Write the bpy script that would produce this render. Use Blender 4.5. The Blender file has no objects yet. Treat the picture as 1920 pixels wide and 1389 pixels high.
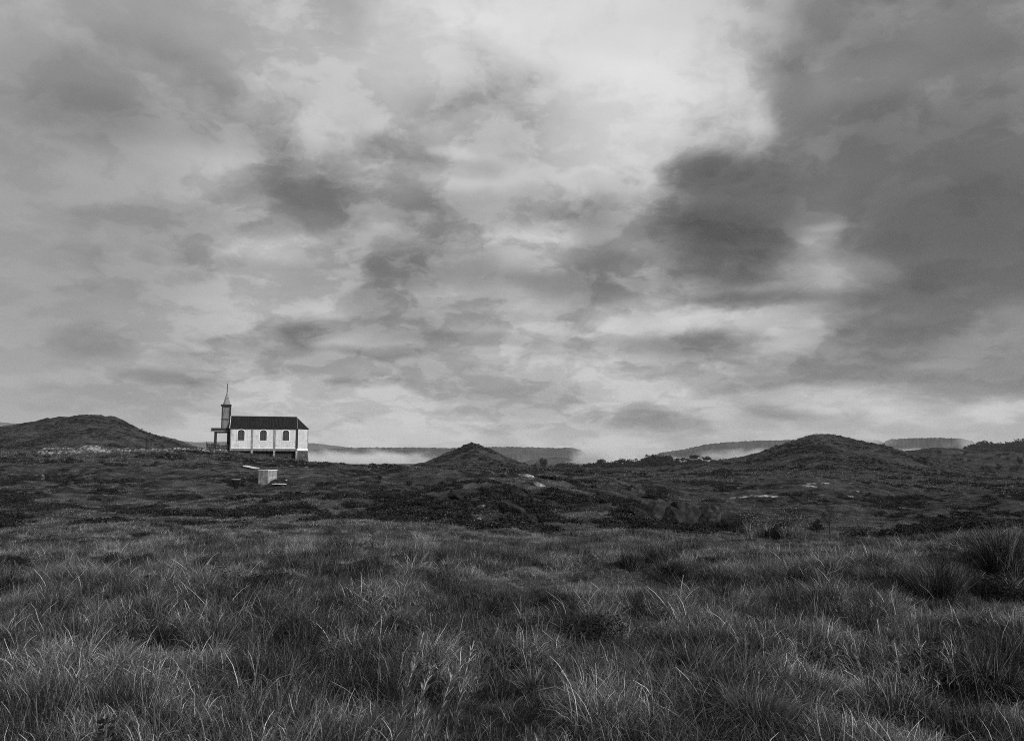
import bpy, bmesh, math, random
import numpy as np
from mathutils import Vector, Matrix, Euler

# ------------------------------------------------------------------ camera, sky, sun, exposure
SC = bpy.context.scene
COL = SC.collection
F, CX, CY, HOR = 1450.0, 960.0, 694.5, 858.0      # lens of the photograph in pixels of its full size
TH = math.atan((HOR - CY) / F)
CAMZ = 1.7
cam_d = bpy.data.cameras.new('camera')
cam = bpy.data.objects.new('camera', cam_d); COL.objects.link(cam); SC.camera = cam
cam.location = (0, 0, CAMZ)
cam.rotation_euler = (math.pi / 2 + TH, 0, 0)
cam_d.sensor_width = 36; cam_d.lens = F / 1920 * 36
cam_d.clip_start = 0.05; cam_d.clip_end = 30000
cam_d.dof.use_dof = True; cam_d.dof.focus_distance = 16; cam_d.dof.aperture_fstop = 11.0
SC.render.resolution_x, SC.render.resolution_y = 1024, 740
SC.view_settings.view_transform = 'Standard'; SC.view_settings.look = 'None'
SC.view_settings.exposure = 0.0; SC.view_settings.gamma = 1.0
SC.view_settings.use_curve_mapping = False
SC.render.engine = 'CYCLES'
SC.cycles.max_bounces = 5; SC.cycles.diffuse_bounces = 3; SC.cycles.glossy_bounces = 2
SC.cycles.transmission_bounces = 3; SC.cycles.volume_bounces = 2; SC.cycles.transparent_max_bounces = 8
SC.cycles.use_denoising = False; SC.cycles.pixel_filter_type = 'BLACKMAN_HARRIS'; SC.cycles.filter_width = 1.0

SUN_EL, SUN_AZ = math.radians(21), math.radians(136)    # azimuth clockwise from the viewing direction
sun_d = bpy.data.lights.new('sun', 'SUN'); sun_d.energy = 3.7; sun_d.angle = math.radians(11)
sun_d.color = (1, 1, 1)
sun = bpy.data.objects.new('sun', sun_d); COL.objects.link(sun)
sd = Vector((math.sin(SUN_AZ) * math.cos(SUN_EL), math.cos(SUN_AZ) * math.cos(SUN_EL), math.sin(SUN_EL)))
sun.rotation_euler = sd.to_track_quat('Z', 'Y').to_euler()
sun.location = (40, -40, 60)

def px_dir(px, py):
    xc, yc = (px - CX) / F, (CY - py) / F
    return xc, math.cos(TH) - yc * math.sin(TH), math.sin(TH) + yc * math.cos(TH)
def px_azel(px, py):
    x, y, z = px_dir(px, py)
    return math.atan2(x, y), math.atan2(z, math.hypot(x, y))
def at(px, py, Y):
    x, y, z = px_dir(px, py)
    return Vector((x / y * Y, Y, CAMZ + z / y * Y))

class NT:
    """short hand for building node trees"""
    def __init__(s, tree): s.t = tree; s.n = tree.nodes; s.l = tree.links
    def new(s, typ, **kw):
        n = s.n.new(typ)
        for k, v in kw.items(): setattr(n, k, v)
        return n
    def put(s, sock, v):
        if isinstance(v, bpy.types.NodeSocket): s.l.new(v, sock)
        else: sock.default_value = v
    def math(s, op, a, b=0.0, c=0.0, clamp=False):
        n = s.new('ShaderNodeMath', operation=op, use_clamp=clamp)
        s.put(n.inputs[0], a); s.put(n.inputs[1], b); s.put(n.inputs[2], c)
        return n.outputs[0]
    def vmath(s, op, a, b=(0, 0, 0), out=0):
        n = s.new('ShaderNodeVectorMath', operation=op)
        s.put(n.inputs[0], a); s.put(n.inputs[1], b)
        return n.outputs[out]
    def noise(s, vec, scale, detail=4, rough=0.55, dist=0.0, col=False):
        n = s.new('ShaderNodeTexNoise'); s.put(n.inputs['Vector'], vec)
        n.inputs['Scale'].default_value = scale; n.inputs['Detail'].default_value = detail
        n.inputs['Roughness'].default_value = rough; n.inputs['Distortion'].default_value = dist
        return n.outputs['Color' if col else 'Fac']
    def ramp(s, fac, stops):
        n = s.new('ShaderNodeValToRGB'); s.put(n.inputs[0], fac)
        cr = n.color_ramp
        while len(cr.elements) < len(stops): cr.elements.new(0.5)
        for e, (p, v) in zip(cr.elements, stops):
            e.position = p; e.color = (v, v, v, 1)
        return n.outputs[0]
    def mapr(s, v, a, b, c, d, smooth=False):
        n = s.new('ShaderNodeMapRange', interpolation_type='SMOOTHSTEP' if smooth else 'LINEAR')
        s.put(n.inputs[0], v)
        for i, q in enumerate((a, b, c, d)): s.put(n.inputs[i + 1], q)
        return n.outputs[0]

# --- the cloudy sky: soft banks of cloud placed by bearing and height, broken up by noise
world = bpy.data.worlds.new('World'); SC.world = world; world.use_nodes = True
W = NT(world.node_tree); W.n.clear()
geo = W.new('ShaderNodeTexCoord').outputs['Generated']
dirn = W.vmath('NORMALIZE', geo)
sep = W.new('ShaderNodeSeparateXYZ'); W.l.new(dirn, sep.inputs[0])
X, Yy, Z = sep.outputs
az = W.math('ARCTAN2', X, Yy)
el = W.math('ARCSINE', Z)
cmb = W.new('ShaderNodeCombineXYZ'); W.l.new(az, cmb.inputs[0]); W.l.new(el, cmb.inputs[1])
# clouds lie in a layer: the detail flattens towards the horizon
den = W.math('ADD', W.math('MAXIMUM', Z, 0.0), 0.33)
pl = W.new('ShaderNodeCombineXYZ')
W.put(pl.inputs[0], W.math('DIVIDE', X, den)); W.put(pl.inputs[1], W.math('DIVIDE', Yy, den)); pl.inputs[2].default_value = 3.7
PL = pl.outputs[0]
warpA = W.vmath('SUBTRACT', W.noise(PL, 2.0, 3, 0.5, 0.0, True), (0.5, 0.5, 0.5))
warpB = W.vmath('SUBTRACT', W.noise(PL, 5.0, 9, 0.56, 0.0, True), (0.5, 0.5, 0.5))
wA = W.vmath('MULTIPLY', warpA, (0.06, 0.04, 0))
wB = W.vmath('MULTIPLY', warpB, (0.13, 0.09, 0))
wS = W.vmath('MULTIPLY', warpB, (0.07, 0.035, 0))
p2 = W.vmath('ADD', W.vmath('ADD', cmb.outputs[0], wA), wB)
p3 = W.vmath('ADD', cmb.outputs[0], wS)                   # small clouds keep more of their own outline
BLOBS = [  # px, row, half width, half height, brightness step
 (1040,50,330,140,50),(720,150,240,130,30),(1260,170,160,100,46),(1350,240,80,60,30),(1170,330,130,60,24),
 (600,40,250,90,14),(560,470,95,28,24),(1000,465,100,38,28),(1490,490,70,30,26),(1530,455,40,20,14),(1600,520,80,34,26),
 (1390,600,210,28,30),(700,640,120,17,18),(900,570,190,26,14),(1560,748,140,22,38),(1300,770,70,28,20),
 (1700,772,110,24,22),(1880,765,70,14,26),(1540,432,30,10,22),(820,815,380,30,22),(845,290,45,11,24),
 (1150,700,220,26,12),(1180,590,90,40,14),(620,590,60,20,8),(1060,380,60,30,6),
 (60,130,130,60,-12),(260,185,160,75,-26),(170,220,90,40,-14),(20,270,80,60,-10),(90,560,200,260,-16),
 (570,330,120,75,-28),(760,280,85,30,-30),(560,350,90,40,-12),(920,200,130,75,-42),(1190,60,120,45,-16),(870,312,80,20,-24),(960,385,190,40,-26),
 (740,500,180,95,-36),(1100,405,90,42,-16),(1365,390,125,150,-60),(1310,290,60,55,-24),(1100,520,150,55,-32),
 (1720,260,290,330,-58),(1560,120,110,170,-14),(1600,150,90,36,14),(1800,150,70,24,10),(1830,470,210,120,-38),(1900,260,120,240,-14),(1620,330,120,120,-12),(1680,590,120,62,-36),(1405,562,110,17,-40),
 (1300,645,120,24,-30),(1460,700,210,30,-22),(1780,690,200,40,-22),(582,632,38,25,-40),(556,662,50,13,-28),(175,640,62,30,-26),(140,440,260,260,-9),
 (325,708,60,15,-34),(720,658,85,13,-38),(880,635,170,14,-26),(1230,790,95,26,-44),(1200,770,36,18,-14),(1290,800,50,18,-12),(860,800,75,14,-22),(940,808,36,12,-18),
 (300,515,130,55,-8),(640,35,50,45,-16),(1720,640,140,30,-10),(1880,830,120,30,-10),(1450,790,60,18,-14),
 (700,715,70,9,-24),(1000,740,140,12,-12),(450,640,90,16,-8),(1640,380,60,30,-8),(1350,440,100,80,-26),(1450,150,60,60,-18),(430,260,90,30,-12),(1640,800,60,14,-12),(1750,745,50,12,-16),(1500,775,70,12,-14),(1620,690,110,14,10),(1900,720,60,20,-14),(700,690,60,7,8),(950,675,120,8,9),(1060,740,120,8,9),(380,300,100,30,8),(230,450,120,25,6),(1420,240,28,50,26),(1500,640,60,14,14)]
grp = bpy.data.node_groups.new('cloud_bank', 'ShaderNodeTree')
for nm, ty in (('P', 'NodeSocketVector'), ('C', 'NodeSocketVector'), ('S', 'NodeSocketVector'), ('A', 'NodeSocketFloat'), ('Sum', 'NodeSocketFloat')):
    grp.interface.new_socket(nm, in_out='INPUT', socket_type=ty)
grp.interface.new_socket('Out', in_out='OUTPUT', socket_type='NodeSocketFloat')
G = NT(grp); gi = G.new('NodeGroupInput'); go = G.new('NodeGroupOutput')
dl = G.vmath('LENGTH', G.vmath('MULTIPLY', G.vmath('SUBTRACT', gi.outputs[0], gi.outputs[1]), gi.outputs[2]), out=1)
w_ = G.mapr(dl, 0.35, 1.38, 1.0, 0.0, True)
G.l.new(G.math('MULTIPLY_ADD', w_, gi.outputs[3], gi.outputs[4]), go.inputs[0])
soft = grp.copy(); soft.name = 'wide_cloud_bank'
for n in soft.nodes:
    if n.type == 'MAP_RANGE': n.inputs[1].default_value = -0.15; n.inputs[2].default_value = 1.8
acc = W.math('ADD', 168.0, 0.0)
for (bx_, by_, rx, ry, am) in BLOBS:
    a_, e_ = px_azel(bx_, by_)
    n = W.new('ShaderNodeGroup'); n.node_tree = soft if rx > 150 and ry > 60 else grp
    W.put(n.inputs[0], p3 if min(rx, ry) < 42 or max(rx, ry) < 75 else p2); n.inputs[1].default_value = (a_, e_, 0)
    n.inputs[2].default_value = (F / rx * 0.92, F / ry * 0.92, 0); n.inputs[3].default_value = am
    W.put(n.inputs[4], acc); acc = n.outputs[0]
PW = W.vmath('ADD', PL, W.vmath('MULTIPLY', warpB, (.22, .22, .22)))
puff = W.noise(PW, 2.6, 9, 0.55, 0.0)
puff2 = W.noise(W.vmath('ADD', PW, (7.1, 3.3, 1.9)), 5.4, 8, 0.58, 0.0)
fine = W.noise(PL, 16.0, 6, 0.6, 0.0)
veil = W.math('MULTIPLY', W.mapr(az, -0.60, -0.25, 0.35, 1.0, True), W.mapr(az, 0.22, 0.42, 1.0, 0.6, True))          # the left of the sky is a smooth grey veil
acc = W.math('MULTIPLY_ADD', W.mapr(puff, 0.43, 0.55, -15, 16, True), veil, acc)
acc = W.math('MULTIPLY_ADD', W.mapr(puff2, 0.45, 0.56, -11, 12, True), veil, acc)
acc = W.math('MULTIPLY_ADD', W.mapr(fine, 0.3, 0.7, -5, 5), veil, acc)
over = W.math('MAXIMUM', W.math('SUBTRACT', acc, 196.0), 0.0)
acc = W.math('SUBTRACT', acc, W.math('MULTIPLY', over, 0.5))
under = W.math('MAXIMUM', W.math('SUBTRACT', 104.0, acc), 0.0)
acc = W.math('ADD', acc, W.math('MULTIPLY', under, 0.5))
acc = W.math('ADD', acc, W.mapr(Z, 0.0, 0.16, 10, 0, True))
lin = W.math('POWER', W.math('DIVIDE', W.math('MAXIMUM', acc, 40.0), 255.0), 2.2)
sky = W.new('ShaderNodeTexSky', sky_type='NISHITA'); sky.sun_disc = False
sky.sun_elevation = SUN_EL; sky.sun_rotation = SUN_AZ; sky.air_density = 1.0; sky.dust_density = 3.0
bw = W.new('ShaderNodeRGBToBW'); W.l.new(sky.outputs[0], bw.inputs[0])
cloud = W.math('MULTIPLY', lin, 10.0)                       # the background strength below is 0.1
mixv = W.math('ADD', W.math('MULTIPLY', cloud, 0.97), W.math('MULTIPLY', W.math('MINIMUM', bw.outputs[0], 8.0), 0.03))
low = W.mapr(Z, -0.06, -0.01, 0.15, 1.0, True)
bg = W.new('ShaderNodeBackground'); W.put(bg.inputs[0], W.math('MULTIPLY', mixv, low)); bg.inputs[1].default_value = 0.1
wo = W.new('ShaderNodeOutputWorld'); W.l.new(bg.outputs[0], wo.inputs[0])
world.cycles.sampling_method = 'MANUAL'; world.cycles.sample_map_resolution = 512

# ------------------------------------------------------------------ helpers
rng = np.random.default_rng(7); R = random.Random(11)
def tag(o, label=None, cat=None, group=None, kind=None):
    if label: o['label'] = label
    if cat: o['category'] = cat
    if group: o['group'] = group
    if kind: o['kind'] = kind
    return o
def link(o, parent=None):
    COL.objects.link(o)
    if parent: o.parent = parent
    return o
def mobj(name, mesh, mat=None, parent=None):
    o = bpy.data.objects.new(name, mesh); link(o, parent)
    if mat and not mesh.materials: mesh.materials.append(mat)
    return o
def empty(name, loc=(0, 0, 0), rz=0):
    o = bpy.data.objects.new(name, None); link(o); o.location = loc; o.rotation_euler = (0, 0, rz)
    o.empty_display_size = 0.2
    return o
def np_mesh(name, V, Fc, smooth=False):
    me = bpy.data.meshes.new(name)
    V = np.asarray(V, dtype=np.float32); Fc = np.asarray(Fc, dtype=np.int32)
    k = Fc.shape[1]
    me.vertices.add(len(V)); me.vertices.foreach_set('co', V.ravel())
    me.loops.add(Fc.size); me.loops.foreach_set('vertex_index', Fc.ravel())
    me.polygons.add(len(Fc)); me.polygons.foreach_set('loop_start', np.arange(0, Fc.size, k, dtype=np.int32))
    me.polygons.foreach_set('loop_total', np.full(len(Fc), k, dtype=np.int32))
    me.update(calc_edges=True)
    if smooth: me.polygons.foreach_set('use_smooth', np.ones(len(Fc), dtype=bool))
    return me
class MB:
    def __init__(s): s.bm = bmesh.new()
    def box(s, x0, x1, y0, y1, z0, z1):
        vs = [s.bm.verts.new((x, y, z)) for z in (z0, z1) for x, y in ((x0, y0), (x1, y0), (x1, y1), (x0, y1))]
        for f in ((3, 2, 1, 0), (4, 5, 6, 7), (0, 1, 5, 4), (1, 2, 6, 5), (2, 3, 7, 6), (3, 0, 4, 7)):
            s.bm.faces.new([vs[i] for i in f])
        return vs
    def prism(s, poly, z0, z1, top=1.0, c=(0, 0)):
        a = [s.bm.verts.new((x, y, z0)) for x, y in poly]
        b = [s.bm.verts.new((c[0] + (x - c[0]) * top, c[1] + (y - c[1]) * top, z1)) for x, y in poly]
        n = len(poly)
        s.bm.faces.new(a[::-1]); s.bm.faces.new(b)
        for i in range(n): s.bm.faces.new((a[i], a[(i + 1) % n], b[(i + 1) % n], b[i]))
    def xz(s, poly, y0, y1):                     # outline in x,z pulled along y
        a = [s.bm.verts.new((x, y0, z)) for x, z in poly]; b = [s.bm.verts.new((x, y1, z)) for x, z in poly]
        n = len(poly); s.bm.faces.new(a); s.bm.faces.new(b[::-1])
        for i in range(n): s.bm.faces.new((a[i], b[i], b[(i + 1) % n], a[(i + 1) % n]))
    def ring(s, outer, inner, y0, y1):           # frame between two outlines in x,z
        q = [[s.bm.verts.new((x, y, z)) for x, z in p] for p, y in ((outer, y0), (inner, y0), (outer, y1), (inner, y1))]
        n = len(outer)
        for i in range(n):
            j = (i + 1) % n
            for A, B in ((q[0], q[1]), (q[3], q[2]), (q[1], q[3]), (q[2], q[0])):
                s.bm.faces.new((A[i], A[j], B[j], B[i]))
    def cyl(s, p0, p1, r0, r1, n=8):
        p0, p1 = Vector(p0), Vector(p1); d = (p1 - p0).normalized()
        u = d.orthogonal().normalized(); v = d.cross(u)
        a, b = [], []
        for i in range(n):
            t = 2 * math.pi * i / n; w = u * math.cos(t) + v * math.sin(t)
            a.append(s.bm.verts.new(p0 + w * r0)); b.append(s.bm.verts.new(p1 + w * max(r1, 1e-4)))
        s.bm.faces.new(a[::-1]); s.bm.faces.new(b)
        for i in range(n): s.bm.faces.new((a[i], a[(i + 1) % n], b[(i + 1) % n], b[i]))
    def face(s, pts): s.bm.faces.new([s.bm.verts.new(p) for p in pts])
    def solid(s, pts, th):                        # a flat sheet given its thickness
        nrm = (Vector(pts[1]) - Vector(pts[0])).cross(Vector(pts[2]) - Vector(pts[0])).normalized() * th
        a = [s.bm.verts.new(Vector(p)) for p in pts]; b = [s.bm.verts.new(Vector(p) - nrm) for p in pts]
        n = len(pts); s.bm.faces.new(a); s.bm.faces.new(b[::-1])
        for i in range(n): s.bm.faces.new((a[i], b[i], b[(i + 1) % n], a[(i + 1) % n]))
    def build(s, name, mat, parent=None, smooth=False):
        bmesh.ops.recalc_face_normals(s.bm, faces=s.bm.faces)
        me = bpy.data.meshes.new(name); s.bm.to_mesh(me); s.bm.free()
        if smooth:
            for p in me.polygons: p.use_smooth = True
        return mobj(name, me, mat, parent)

def hash2(ix, iy, seed):
    h = (ix.astype(np.int64) * 374761393 + iy.astype(np.int64) * 668265263 + seed * 982451653) & 0xffffffff
    h = ((h ^ (h >> 13)) * 1274126177) & 0xffffffff
    return ((h ^ (h >> 16)) & 0xffff) / 65535.0
def vnoise(x, y, seed=0):
    x = np.asarray(x, float); y = np.asarray(y, float)
    ix = np.floor(x); iy = np.floor(y); fx = x - ix; fy = y - iy
    fx = fx * fx * (3 - 2 * fx); fy = fy * fy * (3 - 2 * fy)
    a = hash2(ix, iy, seed); b = hash2(ix + 1, iy, seed); c = hash2(ix, iy + 1, seed); d = hash2(ix + 1, iy + 1, seed)
    return (a * (1 - fx) + b * fx) * (1 - fy) + (c * (1 - fx) + d * fx) * fy
def fbm(x, y, seed=0, octv=4, g=0.5):
    s = 0; a = 1; t = 0
    for o in range(octv):
        s = s + a * vnoise(x * 2 ** o + 17.3 * o, y * 2 ** o - 9.1 * o, seed + o); t += a; a *= g
    return s / t

# ------------------------------------------------------------------ the land
def row_to_t(row):                                 # slope z/Y of a picture row
    yc = (CY - row) / F
    return (math.sin(TH) + yc * math.cos(TH)) / (math.cos(TH) - yc * math.sin(TH))
row_to_t = np.vectorize(row_to_t)
PXC = [-1500, -300, 0, 200, 390, 430, 500, 580, 640, 700, 800, 960, 1100, 1200, 1300, 1450, 1600, 1700, 1920, 2300, 3400]
TAB = {  # distance: picture row of the ground along each bearing
 28: [1010, 1010, 1006, 1004, 1004, 1004, 1004, 1004, 1004, 1004, 1006, 1008, 1010, 1012, 1014, 1016, 1016, 1012, 1006, 1006, 1006],
 36: [1000, 1000, 996, 996, 996, 996, 996, 996, 996, 996, 996, 998, 1002, 1008, 1014, 1018, 1018, 1014, 1006, 1006, 1006],
 46: [980, 980, 976, 974, 974, 974, 974, 974, 974, 972, 970, 966, 972, 986, 998, 1010, 1012, 1008, 996, 996, 996],
 60: [945, 945, 940, 942, 942, 942, 942, 940, 938, 936, 932, 924, 934, 954, 972, 992, 998, 996, 984, 984, 984],
 80: [912, 912, 908, 912, 916, 916, 916, 914, 912, 908, 904, 902, 912, 922, 938, 952, 960, 966, 962, 962, 962],
 105:  [880, 880, 876, 880, 882, 883, 886, 888, 888, 888, 890, 894, 898, 903, 912, 920, 920, 935, 935, 935, 935],
 130:  [862, 862, 858, 858, 858, 860, 867, 875, 877, 879, 882, 888, 893, 896, 902, 908, 910, 918, 918, 918, 918],
 148:  [852, 852, 850, 844, 842, 845, 857, 867, 872, 875, 878, 884, 890, 892, 896, 900, 902, 908, 908, 908, 908],
 160:  [853, 853, 851, 845, 843, 847, 858, 869, 874, 877, 879, 883, 889, 890, 893, 896, 898, 903, 904, 904, 904],
 200:  [862, 862, 862, 860, 862, 866, 872, 880, 882, 882, 880, 880, 885, 886, 888, 890, 890, 895, 896, 896, 896],
 300:  [872, 872, 872, 875, 880, 882, 886, 890, 890, 888, 885, 880, 881, 881, 882, 884, 884, 885, 886, 886, 886],
 450:  [874, 874, 874, 878, 884, 886, 890, 892, 892, 890, 886, 880, 879, 879, 879, 879, 879, 879, 879, 879, 879],
 800:  [874, 874, 874, 878, 886, 888, 890, 890, 890, 888, 884, 878, 876, 876, 876, 876, 876, 876, 876, 876, 876],
 2000: [870] * 21, 9000: [861] * 21, 14000: [860] * 21}
YK = [1.0, 6, 12, 20] + sorted(TAB)
ZT = []
for k in YK:
    if k < 25: ZT.append([{1.0: 0, 6: 0.0, 12: -0.12, 20: -0.68}[k]] * 21)
    else: ZT.append(list(CAMZ + k * row_to_t(np.array(TAB[k], float))))
ZT = np.array(ZT)
GP = np.linspace(-1500, 3400, 491); GL = np.linspace(0, math.log(14000), 480)
tmp = np.array([np.interp(GP, PXC, r) for r in ZT])
S_ = tmp / np.array(YK)[:, None]                    # work with slopes so that far and near blend evenly
grid = np.array([np.interp(GL, np.log(YK), S_[:, j]) for j in range(len(GP))]).T
def blur(a, ax, r):
    k = np.exp(-np.linspace(-2, 2, 2 * r + 1) ** 2); k /= k.sum()
    p = [(0, 0), (0, 0)]; p[ax] = (r, r); b = np.pad(a, p, mode='edge')
    return np.apply_along_axis(lambda m: np.convolve(m, k, 'valid'), ax, b)
zg = grid * np.exp(GL)[:, None]
near = np.exp(GL) < 25
zb = blur(blur(zg, 1, 2), 0, 3)
sb = zb / np.exp(GL)[:, None]
RIDGES = [  # distance, depth in front and behind, skyline (px, row)
 ('left_hill', 330, 75, 120, [(-900, 870), (-400, 850), (-200, 835), (-60, 812), (0, 801), (60, 791), (110, 785), (140, 782), (165, 781), (215, 783), (235, 791), (262, 802), (300, 815), (350, 831), (400, 846), (450, 862), (500, 890)]),
 ('centre_mound', 285, 42, 60, [(690, 890), (740, 880), (800, 868), (838, 852), (858, 844), (872, 838), (884, 832), (896, 836), (912, 840), (930, 848), (950, 860), (975, 870), (1010, 884)]),
 ('right_hill', 270, 70, 90, [(1120, 895), (1200, 884), (1280, 873), (1340, 863), (1400, 855), (1440, 842), (1470, 832), (1500, 821), (1525, 815.5), (1545, 815), (1565, 818), (1590, 823), (1630, 829), (1655, 836), (1690, 845), (1730, 857), (1790, 873), (1840, 888)]),
 ('far_rise', 520, 90, 140, [(1560, 880), (1640, 864), (1690, 846), (1730, 842), (1760, 840), (1800, 842), (1860, 847), (1920, 849), (2100, 852), (2400, 870)]),
 ('tree_belt_rise', 620, 70, 120, [(960, 884), (1010, 882), (1100, 879), (1180, 876), (1240, 869), (1300, 865), (1380, 868), (1500, 878)]),
 ('wooded_hill', 900, 120, 200, [(1740, 880), (1790, 862), (1825, 853), (1860, 849), (1920, 846), (2000, 840), (2200, 834), (2600, 860)]),
 ('slab_rise', 112, 14, 20, [(1330, 925), (1400, 910), (1460, 902), (1540, 899), (1620, 904), (1700, 922), (1760, 935)]),
 ('knoll', 64, 9, 12, [(760, 930), (840, 911), (900, 905), (1000, 903), (1080, 906), (1140, 917), (1190, 934), (1240, 960)])]
ridge_w = {}
def height(x, y, want=None, detail=True):
    x = np.asarray(x, float); y = np.asarray(y, float)
    Y = np.maximum(y, 1.0)
    u = x / Y
    row_guess = HOR
    px = np.clip(CX + F * u * 1.0063 * math.cos(TH), GP[0], GP[-1])
    fi = (px - GP[0]) / (GP[1] - GP[0]); fj = np.clip(np.log(Y) / (GL[1] - GL[0]), 0, len(GL) - 1.001)
    fi = np.clip(fi, 0, len(GP) - 1.001)
    i = fi.astype(int); j = fj.astype(int); a = fi - i; b = fj - j
    s = (sb[j, i] * (1 - a) + sb[j, i + 1] * a) * (1 - b) + (sb[j + 1, i] * (1 - a) + sb[j + 1, i + 1] * a) * b
    z = s * Y
    ws = {}
    for (nm, yc, sf, sk, pts) in RIDGES:
        P = np.array(pts, float)
        zs = CAMZ + yc * row_to_t(np.interp(px, P[:, 0], P[:, 1]))
        d = np.where(Y < yc, (Y - yc) / sf, (Y - yc) / sk)
        inside = (px > P[0, 0]) & (px < P[-1, 0])
        w = np.exp(-d * d) * inside
        up = np.maximum(zs - z, 0) * w
        z = z + up; ws[nm] = up
    if detail:
        fade = np.clip((Y - 2) / 10, 0, 1)
        z = z + (fbm(x / 1.7, y / 1.7, 3, 3) - .5) * 0.5 * np.clip(Y / 10, 0.45, 1) * np.exp(-Y / 900)
        z = z + (np.clip(fbm(x / .62, y / .62, 5, 2), .3, .75) - .5) * 0.42 * np.exp(-(Y / 26) ** 2) * np.clip(Y / 5, .4, 1)
        z = z + (fbm(x / 7, y / 7, 9, 3) - .5) * np.clip((Y - 6) / 40, 0, 1) * 1.5 * np.exp(-Y / 1500)
        z = z + (fbm(x / 10, y / 6.5, 77, 3) - .5) * 2.4 * np.exp(-((Y - 85) / 32) ** 2)
        rough = np.clip((Y - 180) / 80, 0, 1)
        z = z + (fbm(x / 22, y / 22, 21, 5, .6) - .5) * rough * 3.6
        # low terraces and ledges worn into the slopes
        z = z + rough * (np.abs(fbm(x / 9, y / 6, 31, 4, .6) - .5)) * -4.5 * np.exp(-Y / 700)
        for (hx, hy, hr, hh) in HUMPS:
            z = z + hh * np.exp(-(((x - hx) / hr) ** 2 + ((y - hy) / hr) ** 2))
    if want: return z, ws
    return z
HUMPS = [(0.12, 11.6, 0.5, 0.34), (1.5, 11.6, 0.55, 0.34), (0.8, 13.2, 0.9, -0.25), (5.0, 10.5, 0.9, 0.25), (-3.5, 9, 1.0, 0.2), (8.4, 13.5, 1.6, 0.5)]
def h1(x, y): return float(height(np.array([x]), np.array([y]))[0])
def hit(px, row, y0=3.0, y1=900.0):
    """where the sight line of a picture point meets the ground, beyond y0"""
    Ys = np.exp(np.linspace(math.log(y0), math.log(y1), 1500))
    dx, dy, dz = px_dir(px, row)
    g = height(Ys * dx / dy, Ys); zr = CAMZ + Ys * dz / dy
    k = np.where(zr <= g)[0]
    k = k[0] if len(k) else len(Ys) - 1
    return Vector((Ys[k] * dx / dy, Ys[k], g[k]))
def on(px, Y, sink=0.0):
    x = (px - CX) / F / (math.cos(TH)) * Y
    return Vector((x, Y, h1(x, Y) - sink))
def mpp(Y): return Y / F                               # metres in one photo pixel

# ------------------------------------------------------------------ materials (the place is seen in black and white)
def new_mat(name):
    m = bpy.data.materials.new(name); m.use_nodes = True; m.node_tree.nodes.clear(); return m, NT(m.node_tree)
def finish(m, n, shader): 
    o = n.new('ShaderNodeOutputMaterial'); n.l.new(shader, o.inputs[0]); return m
def surf(name, lo, hi, scale=3.0, detail=5, rough=0.85, bump=0.3, bscale=None, stops=None, spec=0.08, metal=0.0, coord='Object', vec_scale=(1, 1, 1)):
    m, n = new_mat(name)
    tc = n.new('ShaderNodeTexCoord').outputs[coord]
    tc = n.vmath('MULTIPLY', tc, vec_scale)
    nz = n.noise(tc, scale, detail, 0.6, 0.2)
    c = n.ramp(nz, stops or [(0.3, lo), (0.7, hi)])
    b = n.new('ShaderNodeBsdfPrincipled'); n.put(b.inputs['Base Color'], c)
    b.inputs['Roughness'].default_value = rough; b.inputs['Specular IOR Level'].default_value = spec; b.inputs['Metallic'].default_value = metal
    if bump:
        bp = n.new('ShaderNodeBump'); bp.inputs['Strength'].default_value = bump; bp.inputs['Distance'].default_value = 0.2 if bump >= 1 else 0.05
        n.put(bp.inputs['Height'], n.noise(tc, (bscale or scale * 3), 6, 0.65)); n.l.new(bp.outputs[0], b.inputs['Normal'])
    return finish(m, n, b.outputs[0])
def grass_mat(name, lo, hi, transl=0.2, rough=0.55, spec=0.06, patch=True):
    m, n = new_mat(name)
    g = n.new('ShaderNodeNewGeometry')
    oi = n.new('ShaderNodeObjectInfo')
    isl = g.outputs['Random Per Island']
    pos = g.outputs['Position']
    if patch:
        big = n.mapr(n.noise(n.vmath('MULTIPLY', pos, (1, 1, 0)), 0.55, 5, 0.62), 0.36, 0.64, 0, 1)
    else: big = n.math('POWER', isl, 1.6)
    t = n.math('ADD', n.math('MULTIPLY', big, 0.42), n.math('ADD', n.math('MULTIPLY', oi.outputs['Random'], 0.16), n.math('MULTIPLY', isl, 0.14)))
    dead_glint = n.mapr(isl, 0.76, 0.97, 0.0, 1.0)  # pale dead blades at random; grass highlights put into their colour
    t = n.math('ADD', t, n.math('MULTIPLY', dead_glint, n.math('ADD', n.math('MULTIPLY', big, 0.3), 0.24)))
    c = n.ramp(t, [(0.15, lo), (0.5, lo + (hi - lo) * .22), (0.95, hi)])
    b = n.new('ShaderNodeBsdfPrincipled'); n.put(b.inputs['Base Color'], c)
    b.inputs['Roughness'].default_value = rough; b.inputs['Specular IOR Level'].default_value = spec
    tr = n.new('ShaderNodeBsdfTranslucent'); n.put(tr.inputs[0], c)
    mx = n.new('ShaderNodeMixShader'); mx.inputs[0].default_value = transl
    n.l.new(b.outputs[0], mx.inputs[1]); n.l.new(tr.outputs[0], mx.inputs[2])
    return finish(m, n, mx.outputs[0])
M = {}
M['grass'] = grass_mat('meadow_grass', 0.007, 0.6, .1)
M['tuss'] = grass_mat('tussock_grass', 0.007, 0.7, .1)
M['pale'] = grass_mat('dry_pale_grass', 0.05, 0.5, .15)
M['midgrass'] = grass_mat('slope_grass', 0.035, 0.40, .15)
M['paletuss'] = grass_mat('grey_tall_rush', 0.02, 0.4, .15, patch=False)
M['rush'] = grass_mat('dark_rush', 0.012, 0.24, .1, patch=False)
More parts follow.
